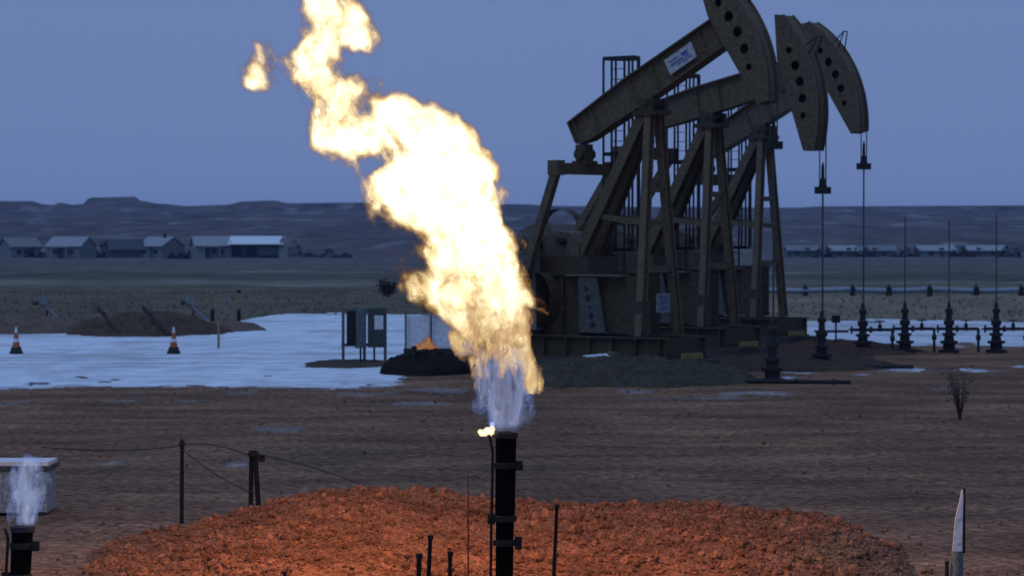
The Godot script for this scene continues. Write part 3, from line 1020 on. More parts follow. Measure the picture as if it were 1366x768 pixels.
	prism(st, PackedVector2Array([Vector2(-4.35, 3.23), Vector2(-2.1, 3.23), Vector2(-2.1, 3.55), Vector2(-2.45, 3.86), Vector2(-3.0, 3.9), Vector2(-3.2, 4.08), Vector2(-3.8, 4.08), Vector2(-4.15, 3.9), Vector2(-4.35, 3.6)]), -0.55, 0.55)
	part("gearbox", st, M.tan, t)
	st = mb()
	tube(st, Vector3(HUB.x, HUB.y, -1.2), Vector3(HUB.x, HUB.y, 1.2), 0.17, 0.17, 14)
	tube(st, Vector3(-2.6, 3.62, -0.78), Vector3(-2.6, 3.62, 0.78), 0.1, 0.1, 12)
	part("shaft", st, M.iron, t)
	st = mb()
	tube(st, Vector3(-2.6, 3.62, -0.86), Vector3(-2.6, 3.62, -0.72), 0.62, 0.62, 24)
	part("sheave", st, M.olive_dark, t)
	# motor and belt guard behind the gearbox, guard plate at the front
	st = mb()
	tube(st, Vector3(-5.0, 1.5, -0.4), Vector3(-5.0, 1.5, 0.5), 0.32, 0.32, 16)
	tube(st, Vector3(-5.0, 1.5, 0.5), Vector3(-5.0, 1.5, 0.62), 0.26, 0.2, 16)
	bx(st, Vector3(-5.0, 1.18, 0), Vector3(0.7, 0.16, 0.8))
	part("motor", st, M.rust, t)
	st = mb()
	bx(st, Vector3(-1.15, 1.95, -0.62), Vector3(1.7, 1.6, 0.16))
	bx(st, Vector3(-1.15, 2.78, -0.62), Vector3(1.78, 0.05, 0.24))
	part("belt_guard", st, M.olive_dark, t)
	st = mb()
	bx(st, Vector3(-1.25, 2.72, 0.8), Vector3(1.9, 0.05, 0.4))
	part("walkway", st, M.tan, t)
	st = mb()
	bx(st, Vector3(-0.9, 1.95, 0.72), Vector3(2.2, 1.5, 0.08))
	bx(st, Vector3(0.1, 1.6, 0.72), Vector3(0.5, 0.9, 0.3))
	part("side_guard", st, M.olive_dark, t)
	st = mb()
	prism(st, PackedVector2Array([Vector2(-1.78, 2.66), Vector2(-1.16, 2.66), Vector2(-0.86, 1.2), Vector2(-1.72, 1.2)]), 0.9, 0.97)
	part("guard_panel", st, M.panel, t)
	for i in 5:
		st = mb()
		tube(st, Vector3(-1.5 + i * 0.055, 2.36 - i * 0.24, 0.93), Vector3(-1.5 + i * 0.055, 2.36 - i * 0.24, 0.974), [0.06, 0.09, 0.05, 0.085, 0.09][i], [0.06, 0.09, 0.05, 0.085, 0.09][i], 10)
		part("panel_hole", st, M.black, t)
	st = mb()
	bx(st, Vector3(1.36, 0.62, 0.1), Vector3(0.12, 0.14, 0.8))
	part("front_guard", st, M.yellow, t)
	if plaque:
		st = mb()
		bx(st, Vector3(0.42, 2.0, 0.12), Vector3(0.02, 0.5, 0.58))
		part("sign_plate", st, M.sign, t)
		st = mb()
		for q in [[0.16, 0.4, 0.05], [0.07, 0.3, 0.035], [0.0, 0.36, 0.035], [-0.08, 0.25, 0.035], [-0.16, 0.42, 0.04]]:
			bx(st, Vector3(0.434, 2.0 + q[0], 0.12), Vector3(0.004, q[2], q[1]))
		part("sign_print", st, M.blue_ink, t)
	# caged ladder on the far side of the post
	st = mb()
	var lx := -1.93
	for x in [-0.22, 0.22]:
		tube(st, Vector3(lx + x, 1.1, -0.95), Vector3(lx + x, 8.6, -0.95), 0.035, 0.035, 6)
	for i in 26:
		tube(st, Vector3(lx - 0.22, 1.3 + i * 0.28, -0.95), Vector3(lx + 0.22, 1.3 + i * 0.28, -0.95), 0.012, 0.012, 5)
	part("ladder", st, M.iron, t)
	st = mb()
	for i in 6:
		var q := PI * i / 5.0
		var o := Vector3(lx - 0.5 * cos(q), 0, -0.95 - 0.72 * sin(q))
		tube(st, o + Vector3(0, 3.4, 0), o + Vector3(0, 8.6, 0), 0.035, 0.035, 5)
	for y in [3.4, 6.0, 8.6]:
		for i in 10:
			var q := PI * i / 10.0
			var q1 := PI * (i + 1) / 10.0
			bar(st, Vector3(lx - 0.5 * cos(q), y, -0.95 - 0.72 * sin(q)), Vector3(lx - 0.5 * cos(q1), y, -0.95 - 0.72 * sin(q1)), 0.1, 0.03)
		bar(st, Vector3(lx - 0.52, y, -0.95), Vector3(lx + 0.52, y, -0.95), 0.1, 0.03)
	part("ladder_cage", st, M.iron, t)
	return t

# ---------------------------------------------------------------- wellheads
func wellhead(label: String, at: Vector3, rod: float, side := true, group := "wellheads in a row") -> Node3D:
	var t := thing("wellhead", label, "wellhead", at, 0.0, group)
	var st := mb()
	lathe(st, Vector3.ZERO, [Vector2(0.34, 0), Vector2(0.34, 0.1), Vector2(0.2, 0.12), Vector2(0.2, 0.3), Vector2(0.29, 0.31), Vector2(0.29, 0.39), Vector2(0.17, 0.4), Vector2(0.15, 0.55), Vector2(0.0, 0.56)], 16)
	part("casing_head", st, M.black, t)
	st = mb()
	lathe(st, Vector3(0, 0.55, 0), [Vector2(0.15, 0), Vector2(0.22, 0.01), Vector2(0.22, 0.09), Vector2(0.12, 0.1), Vector2(0.12, 0.34), Vector2(0.17, 0.36), Vector2(0.17, 0.5), Vector2(0.1, 0.52), Vector2(0.09, 0.74), Vector2(0.13, 0.75), Vector2(0.13, 0.86), Vector2(0.07, 0.9), Vector2(0.05, 1.08), Vector2(0.0, 1.09)], 14)
	part("stuffing_box", st, M.iron, t)
	if side:
		st = mb()
		tube(st, Vector3(-0.32, 0.78, 0), Vector3(0.95, 0.78, 0), 0.05, 0.05, 10)
		tube(st, Vector3(0.22, 0.78, 0), Vector3(0.3, 0.78, 0), 0.1, 0.1, 10)
		tube(st, Vector3(0.55, 0.72, 0), Vector3(0.55, 0.95, 0), 0.07, 0.06, 10)
		tube(st, Vector3(0.95, 0.8, 0), Vector3(0.95, 0.02, 0), 0.045, 0.045, 10)
		tube(st, Vector3(0.88, 0.5, 0), Vector3(1.02, 0.5, 0), 0.08, 0.08, 8)
		part("flow_line", st, M.iron, t)
		for w in [[Vector3(0.55, 1.05, 0), Vector3.UP, 0.14], [Vector3(-0.36, 0.78, 0), Vector3.RIGHT, 0.12]]:
			st = mb()
			torus(st, w[0], w[1], w[2], 0.022, 14)
			tube(st, w[0] - w[1] * 0.12, w[0] + w[1] * 0.02, 0.025, 0.025, 8)
			for k in 3:
				var f := frame_of(Vector3.ZERO, w[1])
				var q := TAU * k / 3.0
				tube(st, w[0], w[0] + (f.x * cos(q) + f.z * sin(q)) * w[2], 0.012, 0.012, 5)
			part("hand_wheel", st, M.black, t)
	if rod > 0.0:
		st = mb()
		tube(st, Vector3(0, 1.6, 0), Vector3(0, rod, 0), 0.02, 0.02, 6)
		part("polished_rod", st, M.cable, t)
	return t

# ---------------------------------------------------------------- small site things
func cone(label: String, at: Vector3, turn: float) -> void:
	var t := thing("traffic_cone", label, "traffic cone", at, turn, "traffic cones on the snow")
	var st := mb()
	lathe(st, Vector3(0, 0.06, 0), [Vector2(0.15, 0), Vector2(0.0995, 0.311)], 18)
	lathe(st, Vector3(0, 0.06, 0), [Vector2(0.082, 0.409), Vector2(0.052, 0.60)], 18)
	part("cone_body", st, M.orange, t)
	st = mb()
	lathe(st, Vector3(0, 0.06, 0), [Vector2(0.1005, 0.31), Vector2(0.083, 0.41)], 18)
	part("band", st, M.white_paint, t)
	st = mb()
	lathe(st, Vector3(0, 0.06, 0), [Vector2(0.053, 0.599), Vector2(0.03, 0.78), Vector2(0.0, 0.79)], 18)
	part("tip", st, M.white_paint, t)
	st = mb()
	lathe(st, Vector3.ZERO, [Vector2(0.22, 0.0), Vector2(0.22, 0.05), Vector2(0.18, 0.09), Vector2(0.16, 0.2), Vector2(0.14, 0.2)], 8)
	part("base", st, M.rubber, t)

func marker_post(label: String, at: Vector3, h: float, dark: float, r: float, tip := false) -> void:
	var t := thing("marker_post", label, "post", at, 0.0, "marker posts at the pad edge")
	var st := mb()
	if dark > 0.0:
		tube(st, Vector3(0, -0.1, 0), Vector3(0, dark, 0), r * 1.15, r * 1.15, 10)
		part("lower_sleeve", st, M.black, t)
		st = mb()
	tube(st, Vector3(0, dark, 0), Vector3(0, h, 0), r, r, 10)
	part("shaft", st, M.yellow_faded, t)
	st = mb()
	lathe(st, Vector3(0, h, 0), [Vector2(r * 1.2, 0.0), Vector2(r * 1.2, 0.1), Vector2(0.0, 0.14)], 10)
	part("cap", st, M.black if tip else M.yellow_faded, t)

func sloped_valve(label: String, at: Vector3) -> void:
	var t := thing("sloped_pipe_valve", label, "pipe valve", at, 0.0, "pipe valves on the earth bank")
	var st := mb()
	tube(st, Vector3(-0.15, 1.0, 0), Vector3(0.8, 0.12, 0), 0.07, 0.07, 10)
	part("pipe", st, M.sign, t)
	st = mb()
	bx(st, Vector3(-0.05, 1.1, 0), Vector3(0.32, 0.3, 0.26))
	tube(st, Vector3(-0.05, 1.2, 0), Vector3(-0.05, 1.4, 0), 0.05, 0.05, 8)
	part("valve_body", st, M.sign, t)
	st = mb()
	tube(st, Vector3(-0.42, 1.02, 0), Vector3(-0.2, 1.06, 0), 0.14, 0.12, 12)
	part("end_cap", st, M.tan, t)
	for x in [0.1, 0.62]:
		st = mb()
		var y: float = 1.0 - (x + 0.15) * 0.926
		bx(st, Vector3(x, y * 0.5 - 0.05, 0), Vector3(0.07, y, 0.07))
		part("leg", st, M.iron, t)

func cabinets() -> void:
	var at := Vector3(-4.33, 0.1, -87.4)
	var t := thing("electrical_cabinet_rack", "grey green electrical cabinets on a steel rack by the snow edge", "electrical cabinet", at, deg_to_rad(8))
	for x in [-0.6, 0.02, 0.63]:
		var st := mb()
		bx(st, Vector3(x, 0.78, 0), Vector3(0.08, 1.56, 0.1))
		part("post", st, M.cabinet, t)
	var st := mb()
	bx(st, Vector3(0.0, 1.5, -0.04), Vector3(1.3, 0.08, 0.08))
	bx(st, Vector3(0.0, 0.5, -0.04), Vector3(1.3, 0.08, 0.08))
	part("rail", st, M.cabinet, t)
	st = mb()
	bx(st, Vector3(-0.32, 1.0, 0.08), Vector3(0.36, 0.98, 0.24))
	part("cabinet", st, M.black, t)
	st = mb()
	bx(st, Vector3(-0.1, 0.98, 0.16), Vector3(0.3, 1.14, 0.3))
	bx(st, Vector3(0.03, 1.0, 0.32), Vector3(0.03, 0.14, 0.03))
	part("cabinet", st, M.cabinet, t)
	st = mb()
	bx(st, Vector3(0.36, 1.0, 0.1), Vector3(0.48, 1.14, 0.28))
	part("cabinet", st, M.cabinet_dark, t)
	st = mb()
	bx(st, Vector3(0.42, 1.16, 0.246), Vector3(0.26, 0.4, 0.01))
	part("notice", st, M.white_paint, t)
	st = mb()
	tube(st, Vector3(0.3, 0.45, 0.1), Vector3(0.3, 0.0, 0.1), 0.03, 0.03, 8)
	tube(st, Vector3(-0.1, 0.45, 0.1), Vector3(-0.1, 0.0, 0.1), 0.03, 0.03, 8)
	part("conduit", st, M.iron, t)
	struct(lump("gravel_patch", -4.75, 88.0, 1.35, 2.6, 0.12, 0.09, Color(0.16, 0.125, 0.095), M.gravel, 5.0, 0.6))
	# pale panels behind the scrap heap
	t = thing("panel_tank", "pale blue boxed tank in a post frame behind the dark scrap heap", "tank", Vector3(-2.55, 0, -94.2))
	for x in [-0.78, 0.02, 0.82]:
		st = mb()
		bx(st, Vector3(x, 0.72, 0.3), Vector3(0.07, 1.44, 0.07))
		part("post", st, M.cabinet, t)
	for x in [-0.38, 0.42]:
		st = mb()
		bx(st, Vector3(x, 0.78, 0), Vector3(0.7, 1.0, 0.5))
		part("tank_panel", st, M.white_paint, t)
	st = mb()
	bx(st, Vector3(0.3, 1.52, 0.1), Vector3(1.1, 0.28, 0.5))
	part("top_housing", st, M.cabinet_dark, t)
	st = mb()
	bx(st, Vector3(0, 0.14, 0.05), Vector3(1.7, 0.22, 0.6))
	part("skid", st, M.iron, t)

func scrap_heap() -> void:
	var heap := lump("scrap_heap", -2.36, 82.2, 1.18, 1.5, 0.62, 0.055, Color(0.03, 0.024, 0.019), M.gravel, 12.0, 0.55)
	tag(heap, "dark rounded heap of sooty scrap and soil beside the cabinets", "heap")
	var st := mb()
	for i in 60:
		var q := rng.randf() * TAU
		var r := sqrt(rng.randf()) * 0.9
		var p := Vector3(cos(q) * r * 1.1, 0.5 * (1.0 - r * r * 0.7), sin(q) * r * 1.2) + Vector3(-2.36, 0.04, -82.2)
		bx(st, p, Vector3(rng.randf_range(0.05, 0.22), rng.randf_range(0.04, 0.12), rng.randf_range(0.05, 0.2)), Basis.from_euler(Vector3(rng.randf() * 3.0, rng.randf() * 3.0, rng.randf() * 3.0)))
	var s := part("scrap_pieces", st, M.char, heap)
	struct(s, "stuff")
	st = mb()
	tube(st, Vector3(-2.66, 0.1, -81.4), Vector3(-2.66, 0.78, -81.4), 0.09, 0.07, 10)
	tube(st, Vector3(-2.66, 0.6, -81.4), Vector3(-2.3, 0.66, -81.3), 0.06, 0.06, 8)
	part("valve_stub", st, M.black, heap)

func fence() -> void:
	for p in [[Vector3(-4.31, 0.0, -39.0), 1.08, 0.028, 0.01, "lone thin black fence post at the mound's low end"], [Vector3(-3.38, 0.05, -38.6), 0.92, 0.032, 0.02, "upright post of the leaning pair on the mound's shoulder"], [Vector3(-3.24, 0.08, -38.5), 0.9, 0.035, -0.07, "slanting post of the leaning pair on the mound's shoulder"]]:
		var t := thing("fence_post", p[4], "fence post", p[0], 0.0)
		var st := mb()
		tube(st, Vector3(0, -0.2, 0), Vector3(p[3], p[1], 0), p[2], p[2] * 0.9, 8)
		part("shaft", st, M.post, t)
		st = mb()
		bx(st, Vector3(p[3], p[1] - 0.05, 0), Vector3(p[2] * 2.7, 0.05, p[2] * 2.7))
		if p[3] < 0:
			bx(st, Vector3(p[3] + 0.07, p[1] - 0.1, 0), Vector3(0.12, 0.1, 0.05))
		part("collar", st, M.black, t)
	for p in [[Vector3(-0.80, 0.0, -27.5), Vector3(0.05, 0.98, 0.0), 0.022, "taller leaning stake of the pair near the flare stack"], [Vector3(-0.87, 0.0, -27.4), Vector3(0.02, 0.82, 0.0), 0.026, "stubby stake leaning against the taller leaning stake"], [Vector3(-0.58, 0.0, -27.5), Vector3(0.012, 0.83, 0.0), 0.022, "short upright stake between leaning stakes and thin rod"], [Vector3(0.38, 0.0, -29.0), Vector3(0.055, 1.13, 0.0), 0.02, "straight dark stake standing on the far side of the flare stack from the pair"], [Vector3(-2.2, 0.0, -28.8), Vector3(0.01, 0.5, 0), 0.015, "tiny stake barely showing at the foot of the red mound"]]:
		var t := thing("stake", p[3], "stake", p[0], 0.0)
		var st := mb()
		tube(st, Vector3(0, -0.2, 0), p[1], p[2], p[2] * 0.85, 8)
		part("shaft", st, M.post, t)
		st = mb()
		lathe(st, p[1] - Vector3(0, 0.045, 0), [Vector2(p[2] * 1.25, 0.0), Vector2(p[2] * 1.25, 0.04), Vector2(0, 0.046)], 8)
		part("cap", st, M.black, t)
	var st := mb()
	tube(st, Vector3(-0.44, -0.1, -30.0), Vector3(-0.44, 1.35, -30.0), 0.009, 0.007, 6)
	tag(part("thin_rod", st, M.rust, null), "thin rusty rod standing before the red mound left of the flare stack".replace(" left of", " beside"), "rod")
	st = mb()
	path(st, [Vector3(-0.44, 0.8, -30.0), Vector3(-0.3, 0.74, -29.6), Vector3(-0.16, 0.76, -28.7)], 0.006, 5)
	tag(part("guy_wire", st, M.wire, null), "short wire from the thin rod to the flare stack", "wire")
	var W := [[Vector3(-4.3, 1.0, -39.0), Vector3(-6.6, 0.78, -42.0), -0.05, "wire running off from the lone post over the bare pad"], [Vector3(-4.3, 1.02, -39.0), Vector3(-3.37, 0.9, -38.6), 0.06, "upper wire between the lone post and the leaning pair"], [Vector3(-4.3, 0.96, -39.0), Vector3(-3.3, 0.42, -38.5), -0.06, "lower sagging wire between the lone post and the leaning pair"], [Vector3(-3.3, 0.93, -38.5), Vector3(-1.85, 0.62, -37.4), 0.04, "wire from the leaning pair down to the mound's crest"]]
	for w in W:
		st = mb()
		var pts := []
		for i in 13:
			var s := i / 12.0
			pts.append(w[0].lerp(w[1], s) + Vector3(0, w[2] * 4.0 * s * (1.0 - s), 0))
		path(st, pts, 0.008, 5)
		tag(part("fence_wire", st, M.wire, null), w[3], "wire")

func trough_and_mast() -> void:
	var t := thing("metal_bin", "pale metal bin with a snowy lid behind the short flare stack", "bin", Vector3(-6.95, 0, -40.4))
	var st := mb()
	bx(st, Vector3(0, 0.32, 0), Vector3(1.46, 0.56, 0.8))
	for i in 6:
		bx(st, Vector3(-0.6 + i * 0.24, 0.32, 0.405), Vector3(0.03, 0.5, 0.02))
	part("box", st, M.pale_blue, t)
	st = mb()
	bx(st, Vector3(0.01, 0.635, 0), Vector3(1.54, 0.06, 0.88))
	part("lid", st, M.cabinet_dark, t)
	st = mb()
	bx(st, Vector3(0.01, 0.69, 0), Vector3(1.48, 0.05, 0.8))
	part("snow_cap", st, M.white_paint, t)
	for x in [-0.66, 0.66]:
		st = mb()
		bx(st, Vector3(x, 0.02, 0), Vector3(0.1, 0.06, 0.84))
		part("runner", st, M.iron, t)
	t = thing("tapered_mast", "slim tapered white mast with a dark strip in a grey sleeve", "mast", Vector3(4.46, 0, -30.0))
	st = mb()
	prism(st, PackedVector2Array([Vector2(-0.048, 0.5), Vector2(0.05, 0.5), Vector2(0.066, 1.17), Vector2(0.052, 1.19), Vector2(0.022, 1.04), Vector2(-0.012, 0.9)]), -0.018, 0.018)
	for y in [0.66, 0.9]:
		bx(st, Vector3(0.018, y, 0.02), Vector3(0.03, 0.025, 0.012))
	part("white_shaft", st, M.white_paint, t)
	st = mb()
	bar(st, Vector3(0.075, 0.55, 0.0), Vector3(0.075, 1.2, 0.0), 0.02, 0.05)
	part("dark_strip", st, M.black, t)
	st = mb()
	tube(st, Vector3(0.01, -0.1, 0), Vector3(0.005, 0.57, 0), 0.066, 0.06, 14)
	part("sleeve", st, M.sleeve, t)
	st = mb()
	tube(st, Vector3(-0.1, -0.1, 0.02), Vector3(-0.1, 0.47, 0.02), 0.02, 0.02, 8)
	part("side_rod", st, M.black, t)

func plant(label: String, at: Vector3, h: float, w: float, stems: int, leaves: int, size: float, col: Color, low := 0.35) -> void:
	var t := thing("dry_shrub", label, "shrub", at)
	var st := mb()
	var tips := []
	for i in stems:
		var q := rng.randf() * TAU
		var r := w * rng.randf_range(0.2, 0.5)
		var mid := Vector3(cos(q) * r * 0.3, h * low, sin(q) * r * 0.3)
		var tip := Vector3(cos(q) * r, h * rng.randf_range(0.75, 1.0), sin(q) * r)
		tube(st, Vector3(0, -0.05, 0), mid, h * 0.012 + 0.006, h * 0.008, 5)
		tube(st, mid, tip, h * 0.008, 0.003, 5)
		tips.append([mid, tip])
	part("stem", st, M.wood, t)
	st = mb()
	st.set_smooth_group(-1)
	for i in leaves:
		var p = tips[i % tips.size()]
		var c: Vector3 = p[0].lerp(p[1], rng.randf()) + Vector3(rng.randfn(), rng.randfn() * 0.8, rng.randfn()) * w * 0.12
		var b := Basis.from_euler(Vector3(rng.randf() * 6.0, rng.randf() * 6.0, rng.randf() * 6.0)) * (size * rng.randf_range(0.6, 1.3))
		st.set_color(col * rng.randf_range(0.6, 1.4))
		st.add_vertex(c - b.x * 0.5); st.add_vertex(c + b.y); st.add_vertex(c + b.x * 0.5)
	part("foliage", st, M.leaf, t)

func pebbles() -> void:
	var xf := []
	var cs := []
	for i in 3800:
		var d := 33.0 + 42.0 * pow(rng.randf(), 1.7)
		var x := rng.randf_range(-0.18, 0.18) * d
		if mound_height(x, d) > 0.02 or na.get_noise_2d(x * 8.0, d * 8.0) + rng.randf_range(-0.35, 0.35) < 0.0:
			continue
		var s := 0.010 + 0.035 * pow(rng.randf(), 4.0)
		xf.append(Transform3D(Basis.from_euler(Vector3(rng.randf() * 6.0, rng.randf() * 6.0, rng.randf() * 6.0)).scaled(Vector3.ONE * s), Vector3(x, ground_height(x, d) + s * 0.3, -d)))
		cs.append(Color(0.34, 0.2, 0.135).lerp(Color(0.42, 0.36, 0.32), rng.randf() * rng.randf()) * rng.randf_range(0.7, 1.2))
	scatter("gravel", "loose gravel strewn over the bare brown pad", "gravel", clod_mesh(7), M.clod, xf, cs)

func earth_banks() -> void:
	struct(lump("gravel_bank", 2.9, 78.0, 3.5, 3.8, 0.62, 0.1, Color(0.115, 0.098, 0.066), M.gravel, 3.0, 0.75))
	struct(lump("gravel_bank", 7.6, 88.0, 3.6, 5.0, 0.32, 0.14, Color(0.13, 0.085, 0.06), M.gravel, 30.0, 0.8))
	struct(lump("gravel_bank", 9.4, 99.0, 4.2, 5.5, 0.36, 0.16, Color(0.14, 0.08, 0.055), M.gravel, 50.0, 0.8))
	var s := lump("snow_strip", 2.55, 79.2, 0.9, 0.5, 0.09, 0.06, Color(0.9, 0.92, 0.98), M.snow, 70.0, 0.7)
	s.position.y = 0.56
	struct(s)
	struct(lump("earth_bank", -14.3, 117.5, 3.1, 4.5, 0.8, 0.13, Color(0.17, 0.11, 0.08), M.gravel, 90.0, 0.9))
	struct(lump("earth_bank", -19.4, 119.5, 2.6, 4.0, 0.6, 0.13, Color(0.28, 0.2, 0.15), M.gravel, 110.0, 0.9))
	struct(lump("earth_bank", -11.6, 121.5, 1.6, 3.0, 0.35, 0.13, Color(0.28, 0.2, 0.15), M.gravel, 140.0, 0.9))
	for p in [[Vector3(-15.9, 1.0, -115.0), Vector3(-14.8, 0.1, -113.2), "charred timber sloping down the brown earth bank"], [Vector3(-14.2, 1.0, -115.2), Vector3(-12.9, 0.05, -113.2), "longer dark timber lying on the brown earth bank's end"]]:
		var st := mb()
		bar(st, p[0], p[1], 0.11, 0.11)
		bar(st, p[0] + Vector3(0.02, 0.1, 0), p[0].lerp(p[1], 0.3) + Vector3(0.0, 0.1, 0), 0.05, 0.12)
		tag(part("timber", st, M.wood, null), p[2], "timber")
	for p in [[Vector3(5.9, 0.06, -76.4), Vector3(8.6, 0.06, -76.0), "black pipe lying on the ground at the first wellhead"], [Vector3(7.9, 0.06, -85.4), Vector3(11.4, 0.06, -85.0), "black pipe lying on the ground at the second wellhead"]]:
		var st := mb()
		tube(st, p[0], p[1], 0.05, 0.05, 10)
		for k in 3:
			var c: Vector3 = p[0].lerp(p[1], 0.15 + 0.35 * k)
			tube(st, c - Vector3(0.05, 0, 0), c + Vector3(0.05, 0, 0), 0.08, 0.08, 10)
		tag(part("ground_pipe", st, M.black, null), p[2], "pipe")
	var t := thing("control_box", "small dark control box on a stand beside the third wellhead", "control box", Vector3(10.55, 0, -97.5))
	var st := mb()
	bx(st, Vector3(0, 1.08, 0), Vector3(0.26, 0.24, 0.2))
	part("box", st, M.black, t)
	st = mb()
	tube(st, Vector3(0, 0, 0), Vector3(0, 0.98, 0), 0.03, 0.03, 8)
	tube(st, Vector3(-0.7, 0.68, 0), Vector3(0.4, 0.68, 0), 0.04, 0.04, 8)
	part("stand", st, M.iron, t)

func grass() -> void:
	var st := mb()
	st.set_smooth_group(-1)
	for i in 7:
		var q := TAU * i / 7.0
		var o := Vector3(cos(q), 0, sin(q))
		var side := Vector3(-o.z, 0, o.x) * 0.09
		st.add_vertex(o * 0.15 - side); st.add_vertex(o * rng.randf_range(0.3, 0.6) + Vector3(0, rng.randf_range(0.7, 1.1), 0)); st.add_vertex(o * 0.15 + side)
	st.generate_normals()
	var m := st.commit()
	var xf := []
	var cs := []
	for i in 3200:
		var d := 121.0 + 90.0 * pow(rng.randf(), 2.2)
		var x := rng.randf_range(-0.19, 0.19) * d
		if zone(x, d) != 2:
			continue
		var s := rng.randf_range(0.06, 0.2)
		xf.append(Transform3D(Basis(Vector3.UP, rng.randf() * TAU).scaled(Vector3(s * 1.3, s, s * 1.3)), Vector3(x, ground_height(x, d), -d)))
		cs.append(Color(0.30, 0.235, 0.14).lerp(Color(0.4, 0.31, 0.2), rng.randf() * 0.6) * rng.randf_range(0.75, 1.2))
	scatter("grass", "dry olive grass tufts in the field past the snow", "grass", m, M.leaf, xf, cs)

# ---------------------------------------------------------------- the settlement
func house(called: String, label: String, x: float, d: float, w: float, dep: float, h: float, rise: float, turn: float, wall: Material, roof: Material, windows: int, door: float, extra := "") -> void:
	var t := thing(called, label, "house" if called == "house" else "shed", Vector3(x, -0.2, -d), turn, "houses of the far settlement")
	var st := mb()
	prism(st, PackedVector2Array([Vector2(-dep / 2, 0), Vector2(dep / 2, 0), Vector2(dep / 2, h), Vector2(0, h + rise), Vector2(-dep / 2, h)]), -w / 2, w / 2)
	var o := part("wall", st, wall, t)
	o.rotation.y = PI / 2
	st = mb()
	for s in [-1, 1]:
		var a := Vector3(0, h + rise + 0.12, 0)
		var b := Vector3(0, h - 0.14, s * (dep / 2 + 0.35))
		bx(st, (a + b) * 0.5, Vector3(w + 0.7, 0.14, a.distance_to(b)), Basis(Vector3.RIGHT, atan2(a.y - b.y, b.z - a.z) if s > 0 else -atan2(a.y - b.y, a.z - b.z)))
	var rf := part("roof", st, roof, t)
	if extra == "chimney":
		st = mb()
		bx(st, Vector3(w * 0.22, h + rise + 0.2, 0.4), Vector3(0.5, 1.2, 0.5))
		part("chimney", st, M.brown, rf)
	for i in windows:
		st = mb()
		var wx := lerpf(-w * 0.36, w * 0.36, (i + 0.5) / windows)
		if absf(wx - door) < 0.9:
			continue
		bx(st, Vector3(wx, h * 0.55, dep / 2 + 0.02), Vector3(1.0, 0.95, 0.06))
		var f := part("window", st, M.glass, t)
		st = mb()
		bx(st, Vector3(wx, h * 0.55 - 0.53, dep / 2 + 0.05), Vector3(1.2, 0.09, 0.12))
		bx(st, Vector3(wx, h * 0.55 + 0.53, dep / 2 + 0.05), Vector3(1.2, 0.09, 0.12))
		part("frame", st, M.white, f)
	st = mb()
	bx(st, Vector3(door, 1.05, dep / 2 + 0.02), Vector3(0.95, 2.05, 0.07))
	part("door", st, M.cabinet_dark, t)
	if extra == "porch":
		st = mb()
		bx(st, Vector3(door + 0.6, h - 0.25, dep / 2 + 1.0), Vector3(3.4, 0.12, 2.0))
		for k in [-0.9, 2.1]:
			bx(st, Vector3(door + k, h * 0.45, dep / 2 + 1.85), Vector3(0.14, h * 0.9, 0.14))
		part("porch", st, roof, t)

